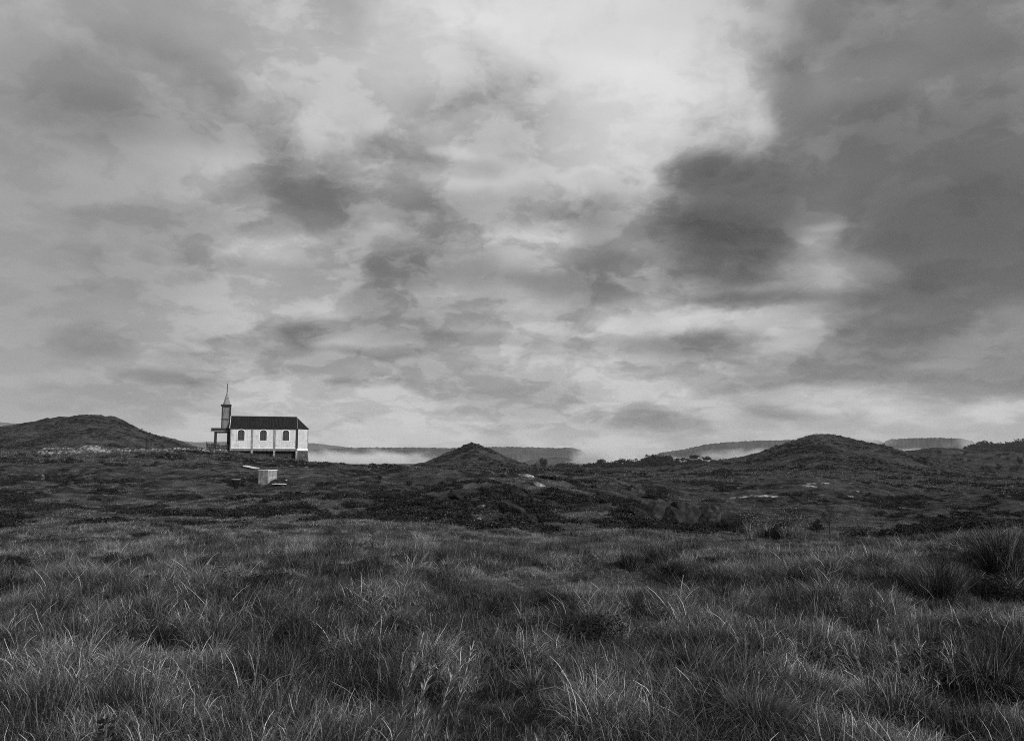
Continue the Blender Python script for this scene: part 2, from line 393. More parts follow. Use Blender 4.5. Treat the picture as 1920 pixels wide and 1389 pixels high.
M['heath'] = grass_mat('heath_leaf', 0.01, 0.1, transl=0.1, rough=0.6)
M['leaf'] = grass_mat('bush_leaf', 0.014, 0.06, transl=0.12, rough=0.55, patch=False)
M['tipleaf'] = grass_mat('light_tipped_leaf', 0.012, 0.34, transl=0.15, rough=0.55, patch=False)
M['tree'] = grass_mat('tree_leaf', 0.018, 0.05, transl=0.1, rough=0.6, patch=False)
M['hill'] = grass_mat('hill_grass', 0.045, 0.3, transl=0.1, rough=0.7)
M['bark'] = surf('bark', 0.03, 0.08, 6, bump=0.6)
M['blackrock'] = surf('black_rock', 0.003, 0.012, 4, bump=.5)
M['rock'] = surf('lichened_rock', 0.04, 0.3, 2.6, 7, 0.6, 1.0, 4, [(0.36, 0.006), (0.52, 0.016), (0.68, 0.04), (0.78, 0.25)], .22)
M['greyrock'] = surf('bare_grey_rock', 0.1, 0.2, 3, 7, 0.8, 0.8, 5, [(0.36, 0.008), (0.5, 0.025), (0.65, 0.055), (0.78, 0.22)], .15)
M['palerock'] = surf('pale_bare_rock', 0.3, 0.6, 1.6, 8, 0.85, 0.7, 5, [(0.38, 0.03), (0.5, 0.12), (0.6, 0.28), (0.7, 0.5)])
M['wall'] = None
def wall_mat():
    m, n = new_mat('stained_whitewash')
    tc = n.new('ShaderNodeTexCoord').outputs['Object']
    a = n.noise(tc, 1.6, 6, 0.65, 0.4); s = n.noise(n.vmath('MULTIPLY', tc, (3.5, 3.5, 0.35)), 1.4, 6, 0.6)
    f = n.noise(tc, 11, 5, 0.7)
    t = n.math('ADD', n.math('ADD', n.math('MULTIPLY', a, 0.45), n.math('MULTIPLY', s, 0.35)), n.math('MULTIPLY', f, 0.2))
    c = n.ramp(t, [(0.36, 0.2), (0.43, 0.4), (0.53, 0.52), (0.68, 0.68)])
    b = n.new('ShaderNodeBsdfPrincipled'); n.put(b.inputs['Base Color'], c); b.inputs['Roughness'].default_value = 0.9
    bp = n.new('ShaderNodeBump'); bp.inputs['Strength'].default_value = 0.4; bp.inputs['Distance'].default_value = 0.03
    n.put(bp.inputs['Height'], f); n.l.new(bp.outputs[0], b.inputs['Normal'])
    return finish(m, n, b.outputs[0])
M['wall'] = wall_mat()
M['whitetrim'] = surf('white_trim', 0.6, 0.85, 5, bump=0.2)
M['pilaster'] = surf('weathered_pilaster', 0.1, 0.32, 2.5, bump=0.5, vec_scale=(3, 3, .5))
M['tower'] = surf('grey_tower_boards', 0.07, 0.22, 2.2, bump=0.5, vec_scale=(3, 3, .4))
M['darkwood'] = surf('dark_timber', 0.012, 0.045, 4, bump=0.5, vec_scale=(3, 3, .5))
M['fence'] = surf('dark_fence_wood', 0.012, 0.04, 6, bump=0.4)
M['roof'] = surf('dark_sheet_roof', 0.008, 0.06, 1.5, 7, 0.65, 0.35, 4, [(0.3, 0.006), (0.55, 0.018), (0.68, 0.03), (0.8, 0.09)], vec_scale=(4, .5, .5))
M['spire'] = surf('weathered_spire_metal', 0.1, 0.3, 3, bump=0.3, vec_scale=(2, 2, .6), rough=0.6)
M['stonebase'] = surf('dark_foundation_stone', 0.02, 0.12, 2, bump=0.8)
M['mortar'] = surf('old_mortar', 0.05, 0.1, 3, bump=0.4)
M['concrete'] = surf('rough_concrete', 0.12, 0.42, 2.6, 8, 0.92, 0.8, 12, [(0.3, 0.1), (0.48, 0.22), (0.62, 0.34), (0.75, 0.5)])
M['conclid'] = surf('pale_concrete', 0.5, 0.8, 4, 6, 0.85, 0.4)
M['glass'] = None
m, n = new_mat('dusty_pane'); b = n.new('ShaderNodeBsdfPrincipled')
b.inputs['Base Color'].default_value = (0.05, 0.05, 0.05, 1); b.inputs['Roughness'].default_value = 0.25
M['glass'] = finish(m, n, b.outputs[0])
M['black'] = surf('void_shade_plaster', 0.02, 0.05, 3, bump=0.2)  # shade of the open basement put into the plaster's colour

def ground_mat():
    m, n = new_mat('moorland_ground')
    g = n.new('ShaderNodeNewGeometry'); pos = g.outputs['Position']
    flat = n.vmath('MULTIPLY', pos, (1, 1, 0.6))
    a = n.noise(flat, 0.06, 6, 0.65, 0.3); b_ = n.noise(flat, 0.55, 7, 0.7, 0.4); c_ = n.noise(flat, 5.0, 5, 0.7)
    str_ = n.noise(n.vmath('MULTIPLY', pos, (0.25, 1.0, 2.2)), 0.35, 6, 0.68, 0.5)
    t = n.math('ADD', n.math('MULTIPLY', a, 0.25), n.math('ADD', n.math('MULTIPLY', b_, 0.3), n.math('ADD', n.math('MULTIPLY', str_, 0.3), n.math('MULTIPLY', c_, 0.15))))
    c = n.ramp(t, [(0.40, 0.006), (0.46, 0.02), (0.53, 0.06), (0.64, 0.15)])
    b = n.new('ShaderNodeBsdfPrincipled'); n.put(b.inputs['Base Color'], c); b.inputs['Roughness'].default_value = 0.95
    b.inputs['Specular IOR Level'].default_value = 0.0
    bp = n.new('ShaderNodeBump'); bp.inputs['Strength'].default_value = 0.9; bp.inputs['Distance'].default_value = 0.5
    n.put(bp.inputs['Height'], n.math('ADD', b_, n.math('MULTIPLY', c_, 0.25))); n.l.new(bp.outputs[0], b.inputs['Normal'])
    return finish(m, n, b.outputs[0])
M['ground'] = ground_mat()
m, n = new_mat('far_woodland')
g = n.new('ShaderNodeNewGeometry'); nz = n.noise(g.outputs['Position'], 0.012, 8, 0.7, 0.3)
b = n.new('ShaderNodeBsdfPrincipled'); n.put(b.inputs['Base Color'], n.ramp(nz, [(0.35, 0.025), (0.65, 0.07)])); b.inputs['Roughness'].default_value = 1
b.inputs['Specular IOR Level'].default_value = 0
M['farwood'] = finish(m, n, b.outputs[0])

# ------------------------------------------------------------------ terrain meshes
azf = np.radians(np.linspace(-39, 39, 1050))
azb = np.radians(np.concatenate([np.arange(42, 318, 6)]))
azs = np.concatenate([azf, azb])
rad = np.concatenate([[0.4, 0.9, 1.4, 1.9], np.exp(np.linspace(math.log(2.4), math.log(40), 230)),
                      np.exp(np.linspace(math.log(40.4), math.log(420), 420)), np.exp(np.linspace(math.log(425), math.log(13000), 90))])
AA, RR = np.meshgrid(azs, rad)
XX = np.sin(AA) * RR; YY = np.cos(AA) * RR
flat_ = height(XX.ravel(), YY.ravel(), want=True)
ZZ = flat_[0].reshape(XX.shape)
V = np.stack([XX, YY, ZZ], -1).reshape(-1, 3)
na, nr = len(azs), len(rad)
ii, jj = np.meshgrid(np.arange(na), np.arange(nr - 1))
i2 = (ii + 1) % na
Q = np.stack([jj * na + ii, (jj + 1) * na + ii, (jj + 1) * na + i2, jj * na + i2], -1).reshape(-1, 4)[:, ::-1]
own = np.zeros(len(V), int)
HILLS = [('left_hill', 'hill', 'rounded grassy hill on the left behind the chapel'), ('centre_mound', 'hill', 'small pointed mound in the middle of the skyline'),
         ('right_hill', 'hill', 'broad grassy hill on the right'), ('wooded_hill', 'hill', 'dark wooded rise at the right edge')]
for k, (nm, _, _) in enumerate(HILLS): own[flat_[1][nm] > 1.6] = k + 1
fo = own[Q]
fown = np.where((fo == fo[:, :1]).all(1), fo[:, 0], 0)
for k in range(len(HILLS) + 1):
    q = Q[fown == k]
    used, inv = np.unique(q, return_inverse=True)
    me = np_mesh('ground' if k == 0 else 'hill', V[used], inv.reshape(q.shape), smooth=True)
    o = mobj('ground' if k == 0 else 'hill', me, M['ground'])
    tag(o, 'rough open moorland ground' if k == 0 else HILLS[k - 1][2], kind='structure')

def far_hill(Y, depth, pts, label, zbot=-60, seed=1, jag=1.5):
    P = np.array(pts, float)
    px = np.arange(P[0, 0], P[-1, 0], 1.6)
    rows = np.interp(px, P[:, 0], P[:, 1])
    fr = np.clip(np.minimum(px - P[0, 0], P[-1, 0] - px) / 20, 0, 1)
    tt = np.linspace(-1, 1, 26)
    PX, T = np.meshgrid(px, tt)
    Yg = Y + T * depth + (fbm(PX / 90, T * 3, seed, 3) - .5) * depth * .5
    ztop = CAMZ + Y * row_to_t(rows)
    prof = np.clip(1 - np.abs(T) ** 1.6, 0, 1)
    zb_ = CAMZ + Y * row_to_t(np.full(len(px), 875.0))
    Zg = zb_ + zbot * (1 - prof) + (ztop[None, :] - zb_) * prof
    bump = (fbm(PX / 3, T * 14, seed + 5, 4, .7) - .45) * jag * mpp(Y) * 3.2 + (fbm(PX / 26, T * 4, seed + 8, 3) - .5) * mpp(Y) * 5 * (prof < .97)
    Zg = Zg + bump * fr[None, :]
    Xg = (PX - CX) / F / math.cos(TH) * Yg
    Vv = np.stack([Xg, Yg, Zg], -1).reshape(-1, 3)
    nx = len(px); a, b = np.meshgrid(np.arange(nx - 1), np.arange(len(tt) - 1))
    q = np.stack([b * nx + a, b * nx + a + 1, (b + 1) * nx + a + 1, (b + 1) * nx + a], -1).reshape(-1, 4)
    o = mobj('far_hill', np_mesh('far_hill', Vv, q, True), M['farwood'])
    return tag(o, label, kind='structure')
far_hill(3000, 420, [(520, 880), (560, 850), (600, 842), (660, 839), (760, 839), (860, 840), (900, 838), (1000, 838.5), (1040, 840), (1068, 839.5), (1084, 842), (1094, 848), (1108, 862), (1124, 880)], 'long flat topped wooded ridge fading into mist behind the mound', seed=3)
far_hill(2300, 260, [(900, 880), (960, 868), (1020, 858), (1055, 856), (1075, 862), (1100, 872), (1120, 882)], 'low spur under the long ridge', seed=13, jag=.7)
far_hill(2700, 380, [(1130, 885), (1190, 866), (1235, 849), (1280, 842), (1320, 833), (1360, 829), (1400, 826.5), (1480, 824), (1560, 822), (1640, 826), (1658, 832), (1680, 880)], 'misty ridge rising to the right behind the broad hill', seed=23)
far_hill(2300, 300, [(1600, 880), (1625, 850), (1645, 832), (1662, 823), (1700, 821), (1750, 820), (1795, 822.5), (1815, 827), (1832, 840), (1856, 882)], 'flat topped ridge wrapped in mist at the right', seed=33)
far_hill(5200, 700, [(-500, 790), (-200, 778), (0, 790), (60, 796), (200, 812), (370, 829), (450, 828), (540, 829), (590, 830), (650, 837), (760, 850), (860, 880)], 'distant pale ridge beyond the left hill and chapel', zbot=-100, seed=43, jag=.5)

# ------------------------------------------------------------------ haze and mist
def vol_mat(name, dens, bright=0.95):
    m, n = new_mat(name); v = n.new('ShaderNodeVolumePrincipled')
    v.inputs['Color'].default_value = (bright, bright, bright, 1); v.inputs['Density'].default_value = dens
    v.inputs['Anisotropy'].default_value = 0.0
    o = n.new('ShaderNodeOutputMaterial'); n.l.new(v.outputs[0], o.inputs['Volume']); return m
zall = [float(ZZ.min())] + [min((o.matrix_world @ v.co).z for v in o.data.vertices) for o in COL.objects if o.name.startswith('far_hill')]
ztp = max(max(v.co.z for v in o.data.vertices) for o in COL.objects if o.name.startswith('far_hill'))
hb = MB(); hb.box(-14000, 14000, -14000, 14000, min(zall) - 1.5, ztp + 25)
hz = hb.build('haze', vol_mat('haze_air', 0.00007)); tag(hz, 'thin pale haze filling the air over the moor', kind='stuff')
hz.visible_shadow = True
def mist_mat():
    m, n = new_mat('mist'); tc = n.new('ShaderNodeTexCoord'); oi = n.new('ShaderNodeObjectInfo')
    q = n.vmath('SUBTRACT', tc.outputs['Generated'], (.5, .5, .5))
    ps = n.new('ShaderNodeNewGeometry').outputs['Position']
    nz = n.noise(n.vmath('MULTIPLY', ps, (1, 1, 2.2)), 0.012, 5, 0.6, 0.3)
    r = n.math('ADD', n.vmath('LENGTH', q, out=1), n.mapr(nz, .3, .7, .2, -.12))
    d = n.math('MULTIPLY', n.mapr(r, .08, .48, 1, 0, True), n.mapr(nz, .3, .7, .3, 1.3))
    v = n.new('ShaderNodeVolumePrincipled'); v.inputs['Color'].default_value = (.99, .99, .99, 1)
    n.put(v.inputs['Density'], n.math('MULTIPLY', d, 0.02))
    o = n.new('ShaderNodeOutputMaterial'); n.l.new(v.outputs[0], o.inputs['Volume']); return m
mist_m = mist_mat()
SC.cycles.volume_max_steps = 48
def mist(px, row, Y, wpx, hpx, depth, label, seed):
    c = at(px, row, Y); w = wpx * mpp(Y) * .62; h = hpx * mpp(Y) * .75
    mb = MB(); mb.box(-w, w, -depth, depth, -h, h)
    o = mb.build('mist', mist_m); o.location = c; return tag(o, label, kind='stuff')
mist(650, 866, 2200, 360, 36, 300, 'bank of white mist in the valley right of the chapel', 1)
mist(720, 862, 2350, 130, 34, 160, 'wisp of mist rising before the long ridge', 2)
mist(860, 874, 2300, 420, 22, 200, 'mist lying along the valley behind the mound', 3)
mist(1132, 862, 2300, 130, 60, 260, 'mist column at the broken end of the long ridge', 4)
mist(1230, 872, 2000, 300, 26, 200, 'mist behind the belt of trees', 5)
mist(1440, 858, 2100, 260, 30, 180, 'mist at the foot of the right ridge', 6)
mist(1625, 826, 2000, 62, 34, 150, 'mist drifting off the right shoulder of the broad hill', 7)
mist(1826, 832, 2000, 36, 34, 160, 'mist where the flat ridge ends', 8)
mist(1710, 850, 1900, 240, 18, 150, 'thin mist under the flat ridge', 9)

# ------------------------------------------------------------------ plant meshes
def blades(n, rad, lmin, lmax, wid, lean, curl, seed, segs=4, base_pow=0.5, up=0.0, droop=1.0):
    g = np.random.default_rng(seed)
    a = g.uniform(0, 2 * np.pi, n); r = rad * g.uniform(0, 1, n) ** base_pow
    bx, by = np.cos(a) * r, np.sin(a) * r
    az = a + g.normal(0, 1.1, n)
    L = g.uniform(lmin, lmax, n) * (1 - 0.25 * r / max(rad, 1e-3))
    ln = np.abs(g.normal(lean, lean * .45, n)) * (0.45 + 0.75 * r / max(rad, 1e-3))
    cu = np.abs(g.normal(curl, curl * .6, n))
    w = wid * g.uniform(0.6, 1.3, n)
    tw = g.uniform(0, np.pi, n)
    P = np.zeros((n, segs + 1, 3)); P[:, 0, 0] = bx; P[:, 0, 1] = by; P[:, 0, 2] = -0.03
    th = ln.copy()
    for s in range(segs):
        st = L / segs
        P[:, s + 1, 0] = P[:, s, 0] + np.cos(az) * np.sin(th) * st
        P[:, s + 1, 1] = P[:, s, 1] + np.sin(az) * np.sin(th) * st
        P[:, s + 1, 2] = P[:, s, 2] + np.cos(th) * st
        th = np.minimum(th + cu / segs * (1 + droop * s * .5), 2.3)
        az = az + g.normal(0, 0.25, n)
    wd = np.stack([np.cos(tw), np.sin(tw), np.zeros(n)], -1)
    prof = np.linspace(1, 0.12, segs + 1) ** 0.7
    A = P + wd[:, None, :] * (w[:, None] * prof[None])[..., None] * .5
    B = P - wd[:, None, :] * (w[:, None] * prof[None])[..., None] * .5
    V = np.stack([A, B], 2).reshape(-1, 3)               # n,(segs+1),2
    k = (np.arange(n) * (segs + 1) * 2)[:, None] + np.arange(segs)[None] * 2
    Fq = np.stack([k, k + 1, k + 3, k + 2], -1).reshape(-1, 4)
    return V, Fq
def join(parts):
    Vs, Fs, o = [], [], 0
    for v, f in parts: Vs.append(v); Fs.append(f + o); o += len(v)
    return np.concatenate(Vs), np.concatenate(Fs)
def leaves(n, rx, ry, rz, size, seed, clumps=14, spread=0.34, flatb=0.0, ragged=0.25):
    """leaf sized faces gathered in uneven clumps through a crown's volume"""
    g = np.random.default_rng(seed)
    d = g.normal(0, 1, (clumps, 3)); d /= np.linalg.norm(d, axis=1)[:, None]
    d[:, 2] = np.abs(d[:, 2]) if flatb else d[:, 2] * .95 + .08
    c = d * g.uniform(0.35, 1.0 - spread * .5, (clumps, 1)) * (1 + g.normal(0, ragged * .4, (clumps, 1)))
    cs = g.uniform(0.6, 1.3, clumps) * spread
    k = g.integers(0, clumps, n)
    q = g.normal(0, 1, (n, 3)); q /= np.linalg.norm(q, axis=1)[:, None]
    p = c[k] + q * (cs[k] * g.uniform(0.15, 1, n) ** .4)[:, None]
    p = p * np.array([rx, ry, rz])
    nrm = g.normal(0, 1, (n, 3)); nrm /= np.linalg.norm(nrm, axis=1)[:, None]
    t = np.cross(nrm, g.normal(0, 1, (n, 3))); t /= np.linalg.norm(t, axis=1)[:, None]
    b = np.cross(nrm, t); s = size * g.uniform(0.6, 1.4, n)[:, None]
    V = np.stack([p - t * s, p - b * s * .5, p + t * s, p + b * s * .5], 1).reshape(-1, 3)
    Fq = np.arange(n * 4).reshape(-1, 4)
    return V, Fq

protos = bpy.data.collections.new('grass_kinds')       # not linked into the scene itself
plist = []
def proto(name, VF, mat):
    me = np_mesh(name, VF[0], VF[1]); me.materials.append(mat)
    o = bpy.data.objects.new('%02d_%s' % (len(plist), name), me); protos.objects.link(o); plist.append(o)
    return len(plist) - 1
MEAD = [proto('meadow_tuft', join([blades(150, .23, .07, .26, .006, .45, 1.1, 100 + i), blades(40, .24, .06, .2, .0045, 1.15, .5, 130 + i, 3)]), M['grass']) for i in range(4)]
TUSS = [proto('tussock_tuft', join([blades(170, .13, .2, .5, .0066, .5, 1.5, 200 + i), blades(80, .2, .12, .28, .005, .8, .9, 220 + i)]), M['tuss']) for i in range(3)]
PALE = [proto('pale_tuft', join([blades(90, .2, .12, .32, .0052, .5, 1.4, 300 + i), blades(50, .2, .08, .2, .005, 1.0, 1.0, 310 + i)]), M['pale']) for i in range(3)]
RUSH = [proto('rush_tuft', blades(110, .12, .22, .46, .0046, .22, .25, 400 + i), M['rush']) for i in range(2)]
HEAT = [proto('heath_tuft', leaves(900, .32, .32, .22, .012, 500 + i, 16, .4, 1), M['heath']) for i in range(3)]
MIDG = [proto('slope_tuft', blades(50, .3, .08, .26, .015, .5, .9, 600 + i, 3), M['midgrass']) for i in range(3)]
MIDH = [proto('slope_heath', leaves(150, .5, .5, .26, .06, 650 + i, 9, .42, 1), M['heath']) for i in range(3)]
FARG = [proto('hill_tuft', join([blades(26, .6, .2, .5, .07, .7, .6, 700 + i, 2)]), M['hill']) for i in range(2)]
FARH = [proto('hill_heath', leaves(60, .9, .9, .35, .16, 750 + i, 7, .45, 1), M['heath']) for i in range(2)]

CHX = at(431, 843, 150.0).x
pts, rot, scl, vid = [], [], [], []
def scatter(y0, y1, dens, fn, az=39.5):
    area = 0.5 * (y1 ** 2 - y0 ** 2) * math.radians(2 * az)
    n = int(area * dens)
    a = np.radians(rng.uniform(-az, az, n)); r = np.sqrt(rng.uniform(y0 ** 2, y1 ** 2, n))
    x, y = np.sin(a) * r, np.cos(a) * r
    keep, ids, sc, tilt = fn(x, y)
    x, y, ids, sc = x[keep], y[keep], ids[keep], sc[keep]
    z = height(x, y)
    la = (x - CHX) * math.cos(.3037) + (y - 150) * math.sin(.3037); lb_ = -(x - CHX) * math.sin(.3037) + (y - 150) * math.cos(.3037)
    bad = (la > -4.6) & (la < 15.4) & (lb_ > -1.0) & (lb_ < 6.2)         # not inside the chapel
    x, y, z, ids, sc = x[~bad], y[~bad], z[~bad], ids[~bad], sc[~bad]
    m_ = len(x)
    pts.append(np.stack([x, y, z], -1)); vid.append(ids); scl.append(sc)
    rot.append(np.stack([rng.normal(0, tilt, m_), rng.normal(0, tilt, m_), rng.uniform(0, 6.28, m_)], -1))
def pick(lst, n): return np.array(lst)[rng.integers(0, len(lst), n)]
def near_fn(x, y):
    n = len(x)
    hn = .55 * fbm(x / 1.3, y / 1.3, 51, 3) + .45 * fbm(x / .62, y / .62, 5, 2); pn = fbm(x / 2.4 + 40, y / 2.4, 61, 3); dk = fbm(x / 1.6 + 11, y / 1.6, 71, 3)
    ids = pick(MEAD, n); sc = 0.4 + .85 * np.clip((hn - .3) / .4, 0, 1)
    u = rng.uniform(0, 1, n)
    t = (hn > .5) & (u < .38); ids[t] = pick(TUSS, t.sum()); sc[t] = 0.55 + .5 * rng.uniform(0, 1, t.sum())
    t = (pn > .54) & (u > .62); ids[t] = pick(PALE, t.sum()); sc[t] = .7 + .5 * rng.uniform(0, 1, t.sum())
    t = (dk > .60) & (u < .35); ids[t] = pick(RUSH, t.sum()); sc[t] = .5 + .45 * rng.uniform(0, 1, t.sum())
    t = (dk < .36) & (u < .3); ids[t] = pick(RUSH, t.sum()); sc[t] = .4 + .4 * rng.uniform(0, 1, t.sum())
    t = (dk < .26) & (u > .6); ids[t] = pick(HEAT, t.sum()); sc[t] = .5 + .5 * rng.uniform(0, 1, t.sum())
    sc = sc * rng.uniform(.75, 1.15, n)
    keep = (hn > .37) | (u < .55) | ((np.hypot(x, y) < 8) & (u < .85))
    # close cropped cushions on the two humps in the middle
    for (hx, hy, hr, hh) in HUMPS[:2]:
        q = (((x - hx) / 1.5) ** 2 + ((y - hy + .25) / 1.9) ** 2) < (hr * 1.1) ** 2; sc[q] = .22 + .08 * rng.uniform(0, 1, q.sum()); ids[q] = pick(MEAD, q.sum())
    sc = sc * np.clip(1.25 - np.hypot(x, y) / 60, .6, 1)
    return keep, ids, sc, .12
scatter(2.0, 6.5, 75, near_fn, 75); scatter(6.5, 13, 55, near_fn, 56); scatter(13, 22, 30, near_fn, 50); scatter(22, 34, 18, near_fn, 46)
def cushion_fn(x, y):
    n = len(x); keep = np.zeros(n, bool)
    for (hx, hy, hr, hh) in HUMPS[:2]: keep |= (((x - hx) / 1.5) ** 2 + ((y - hy + .25) / 1.9) ** 2) < (hr * 1.15) ** 2
    return keep, pick(MEAD + PALE[:1], n), rng.uniform(.22, .42, n), .2
scatter(10.2, 12.8, 260, cushion_fn, 12)
def mid_fn(x, y):
    n = len(x); u = rng.uniform(0, 1, n)
    hd = fbm(x / 5 + 3, y / 5, 81, 4, .6)
    ids = pick(MIDG, n); sc = rng.uniform(.6, 1.2, n)
    for (mx_, my_, ra, rb2, am) in ((27, 50, 11, 8, .25), (2, 54, 12, 6, .12), (-30, 40, 9, 5, .16), (-14, 62, 12, 4, .1), (38, 44, 10, 6, .15),
                                   (17, 84, 12, 16, -.3), (11, 60, 8, 5, -.15), (20, 66, 8, 8, -.2), (24, 50, 7, 4, .12), (-24, 52, 16, 4, .08), (-33, 95, 12, 8, -.2), (45, 105, 16, 8, -.15), (2, 95, 16, 10, -.2), (12, 33, 6, 3, -.1)):
        hd = hd + am * np.exp(-((x - mx_) / ra) ** 2 - ((y - my_) / rb2) ** 2)
    heathy = (hd > .58) | (((y > 42) & (y < 75)) & (x > -18) & (x < 14) & (hd > .53))
    t = heathy & (u < .9); ids[t] = pick(MIDH, t.sum()); sc[t] = rng.uniform(.5, 1.3, t.sum())
    return (u < .95), ids, sc, .1
scatter(32, 48, 10, mid_fn, 43); scatter(48, 75, 6, mid_fn); scatter(75, 135, 2.6, mid_fn)
def far_fn(x, y):
    n = len(x); u = rng.uniform(0, 1, n)
    hd = fbm(x / 14 + 3, y / 9, 91, 4, .65)
    ids = pick(FARG, n); sc = rng.uniform(.5, 1.2, n)
    t = (hd > .56) & (u < .8); ids[t] = pick(FARH, t.sum()); sc[t] = rng.uniform(.4, 1.2, t.sum())
    return (u < 1), ids, sc, .1
scatter(130, 200, 1.0, far_fn); scatter(200, 350, .5, far_fn)
pts = np.concatenate(pts); rot = np.concatenate(rot); scl = np.concatenate(scl); vid = np.concatenate(vid)
print('tufts', len(pts))
gm = bpy.data.meshes.new('grass'); gm.vertices.add(len(pts)); gm.vertices.foreach_set('co', pts.astype(np.float32).ravel())
a = gm.attributes.new('rot', 'FLOAT_VECTOR', 'POINT'); a.data.foreach_set('vector', rot.astype(np.float32).ravel())
a = gm.attributes.new('scl', 'FLOAT', 'POINT'); a.data.foreach_set('value', scl.astype(np.float32))
a = gm.attributes.new('vid', 'INT', 'POINT'); a.data.foreach_set('value', vid.astype(np.int32))
grass = mobj('grass', gm); tag(grass, 'rough tufted grass and low heath covering the moor', 'grass', kind='stuff')
gt = bpy.data.node_groups.new('grass_spread', 'GeometryNodeTree')
gt.interface.new_socket('Geometry', in_out='INPUT', socket_type='NodeSocketGeometry')
gt.interface.new_socket('Geometry', in_out='OUTPUT', socket_type='NodeSocketGeometry')
gin = gt.nodes.new('NodeGroupInput'); gout = gt.nodes.new('NodeGroupOutput')
ip = gt.nodes.new('GeometryNodeInstanceOnPoints'); ci = gt.nodes.new('GeometryNodeCollectionInfo')
ci.inputs['Collection'].default_value = protos; ci.inputs['Separate Children'].default_value = True; ci.inputs['Reset Children'].default_value = True
ip.inputs['Pick Instance'].default_value = True
def attr(nm, ty):
    n = gt.nodes.new('GeometryNodeInputNamedAttribute'); n.data_type = ty; n.inputs[0].default_value = nm; return n.outputs[0]
gt.links.new(gin.outputs[0], ip.inputs['Points']); gt.links.new(ci.outputs[0], ip.inputs['Instance'])
gt.links.new(attr('vid', 'INT'), ip.inputs['Instance Index'])
e2r = gt.nodes.new('FunctionNodeEulerToRotation'); gt.links.new(attr('rot', 'FLOAT_VECTOR'), e2r.inputs[0])
gt.links.new(e2r.outputs[0], ip.inputs['Rotation']); gt.links.new(attr('scl', 'FLOAT'), ip.inputs['Scale'])
gt.links.new(ip.outputs[0], gout.inputs[0])
md = grass.modifiers.new('spread', 'NODES'); md.node_group = gt

# ------------------------------------------------------------------ the chapel
YC = 150.0
CT = math.radians(17.4)                                # the long wall faces the viewer
ch_base = at(431, 843, YC)
ch = empty('chapel', (ch_base.x, YC, at(431, 845, YC).z), CT)
tag(ch, 'small white chapel with dark metal roof and thin spire on the hill crest', 'chapel')
OX, OZ = ch.location.x, ch.location.z
EX, EY = (math.cos(CT), math.sin(CT)), (-math.sin(CT), math.cos(CT))
def cx(px, d=0.0):
    dx, dy, _ = px_dir(px, 830)
    # OX + EX*a + EY*d = t*(dx,dy)
    bx_, by_ = OX + EY[0] * d, YC + EY[1] * d
    return (bx_ * dy - by_ * dx) / (EX[1] * dx - EX[0] * dy)
def wy(a, d=0.0): return YC + EX[1] * a + EY[1] * d
def cz(row, a=6.5, d=0.0): return at(431, row, wy(a, d)).z - OZ
def gl(a, d=0.0): return h1(OX + EX[0] * a + EY[0] * d, wy(a, d)) - OZ
x0, x1 = cx(431.5), cx(557.5); xe = cx(577.5)
zf, zfl, ze, zr = cz(845), cz(840.5), cz(803.5), cz(781.3, 6.5, 2.75)
HW = 2.75; D0, D1 = 0.0, 2 * HW
def arch(xc, z0, z1, w, n=10):
    r = w / 2; rise = r * .82
    p = [(xc - r, z0), (xc + r, z0)]
    p += [(xc + r * math.cos(t), z1 - rise + rise * math.sin(t)) for t in np.linspace(0, math.pi, n)]
    return p
WX = [cx(451.5), cx(493.3), cx(535.5)]; WZ0, WZ1, WW = cz(825.8), cz(806), cx(458.2) - cx(445.2)
# front wall with three real arched openings
bounds = [x0, (WX[0] + WX[1]) / 2, (WX[1] + WX[2]) / 2, x1]
mb = MB()
def wall_bay(mb, xa, xb, xc, z0, z1, y0, y1):
    A = arch(xc, WZ0, WZ1, WW, 12)
    n = len(A)
    def outer(p):
        x, z = p
        dx, dz = x - xc, z - (WZ0 + WZ1) / 2
        sx = ((xb - xc) if dx > 0 else (xa - xc)) / dx if abs(dx) > 1e-6 else 1e9
        sz = ((z1 - (WZ0 + WZ1) / 2) if dz > 0 else (z0 - (WZ0 + WZ1) / 2)) / dz if abs(dz) > 1e-6 else 1e9
        s = min(sx, sz); return (xc + dx * s, (WZ0 + WZ1) / 2 + dz * s)
    O = []; I = []
    for k in range(n):
        O.append(outer(A[k])); I.append(A[k])
    # put the rectangle's corners in between
    zc = (WZ0 + WZ1) / 2
    OO, II = [], []
    corners = [(xa, z0), (xb, z0), (xb, z1), (xa, z1)]
    ang = lambda p: math.atan2((p[1] - zc), (p[0] - xc)) % (2 * math.pi)
    lst = [(ang(O[k]), O[k], I[k]) for k in range(n)]
    for c in corners:
        d = (c[0] - xc, c[1] - zc); best = min(range(n), key=lambda k: abs((ang(O[k]) - ang(c) + math.pi) % (2 * math.pi) - math.pi))
        lst.append((ang(c) + 1e-7, c, I[best]))
    lst.sort(key=lambda t: t[0])
    mb.ring([t[1] for t in lst], [t[2] for t in lst], y0, y1)
for k in range(3): wall_bay(mb, bounds[k], bounds[k + 1], WX[k], zfl, ze, 0.0, 0.28)
wall_front = mb.build('wall', M['wall'], ch)
mb = MB(); mb.box(x0, x1, D1 - .28, D1, zfl, ze); mb.build('wall', M['wall'], ch)
mb = MB(); mb.box(x0, x0 + .28, .285, D1 - .285, zfl, ze)
mb.xz([(0, ze)] * 0 or [(x0, ze + .002), (x0 + .28, ze + .002), (x0 + .28, ze + .02), (x0, ze + .02)], .3, D1 - .3); mb.build('wall', M['wall'], ch)
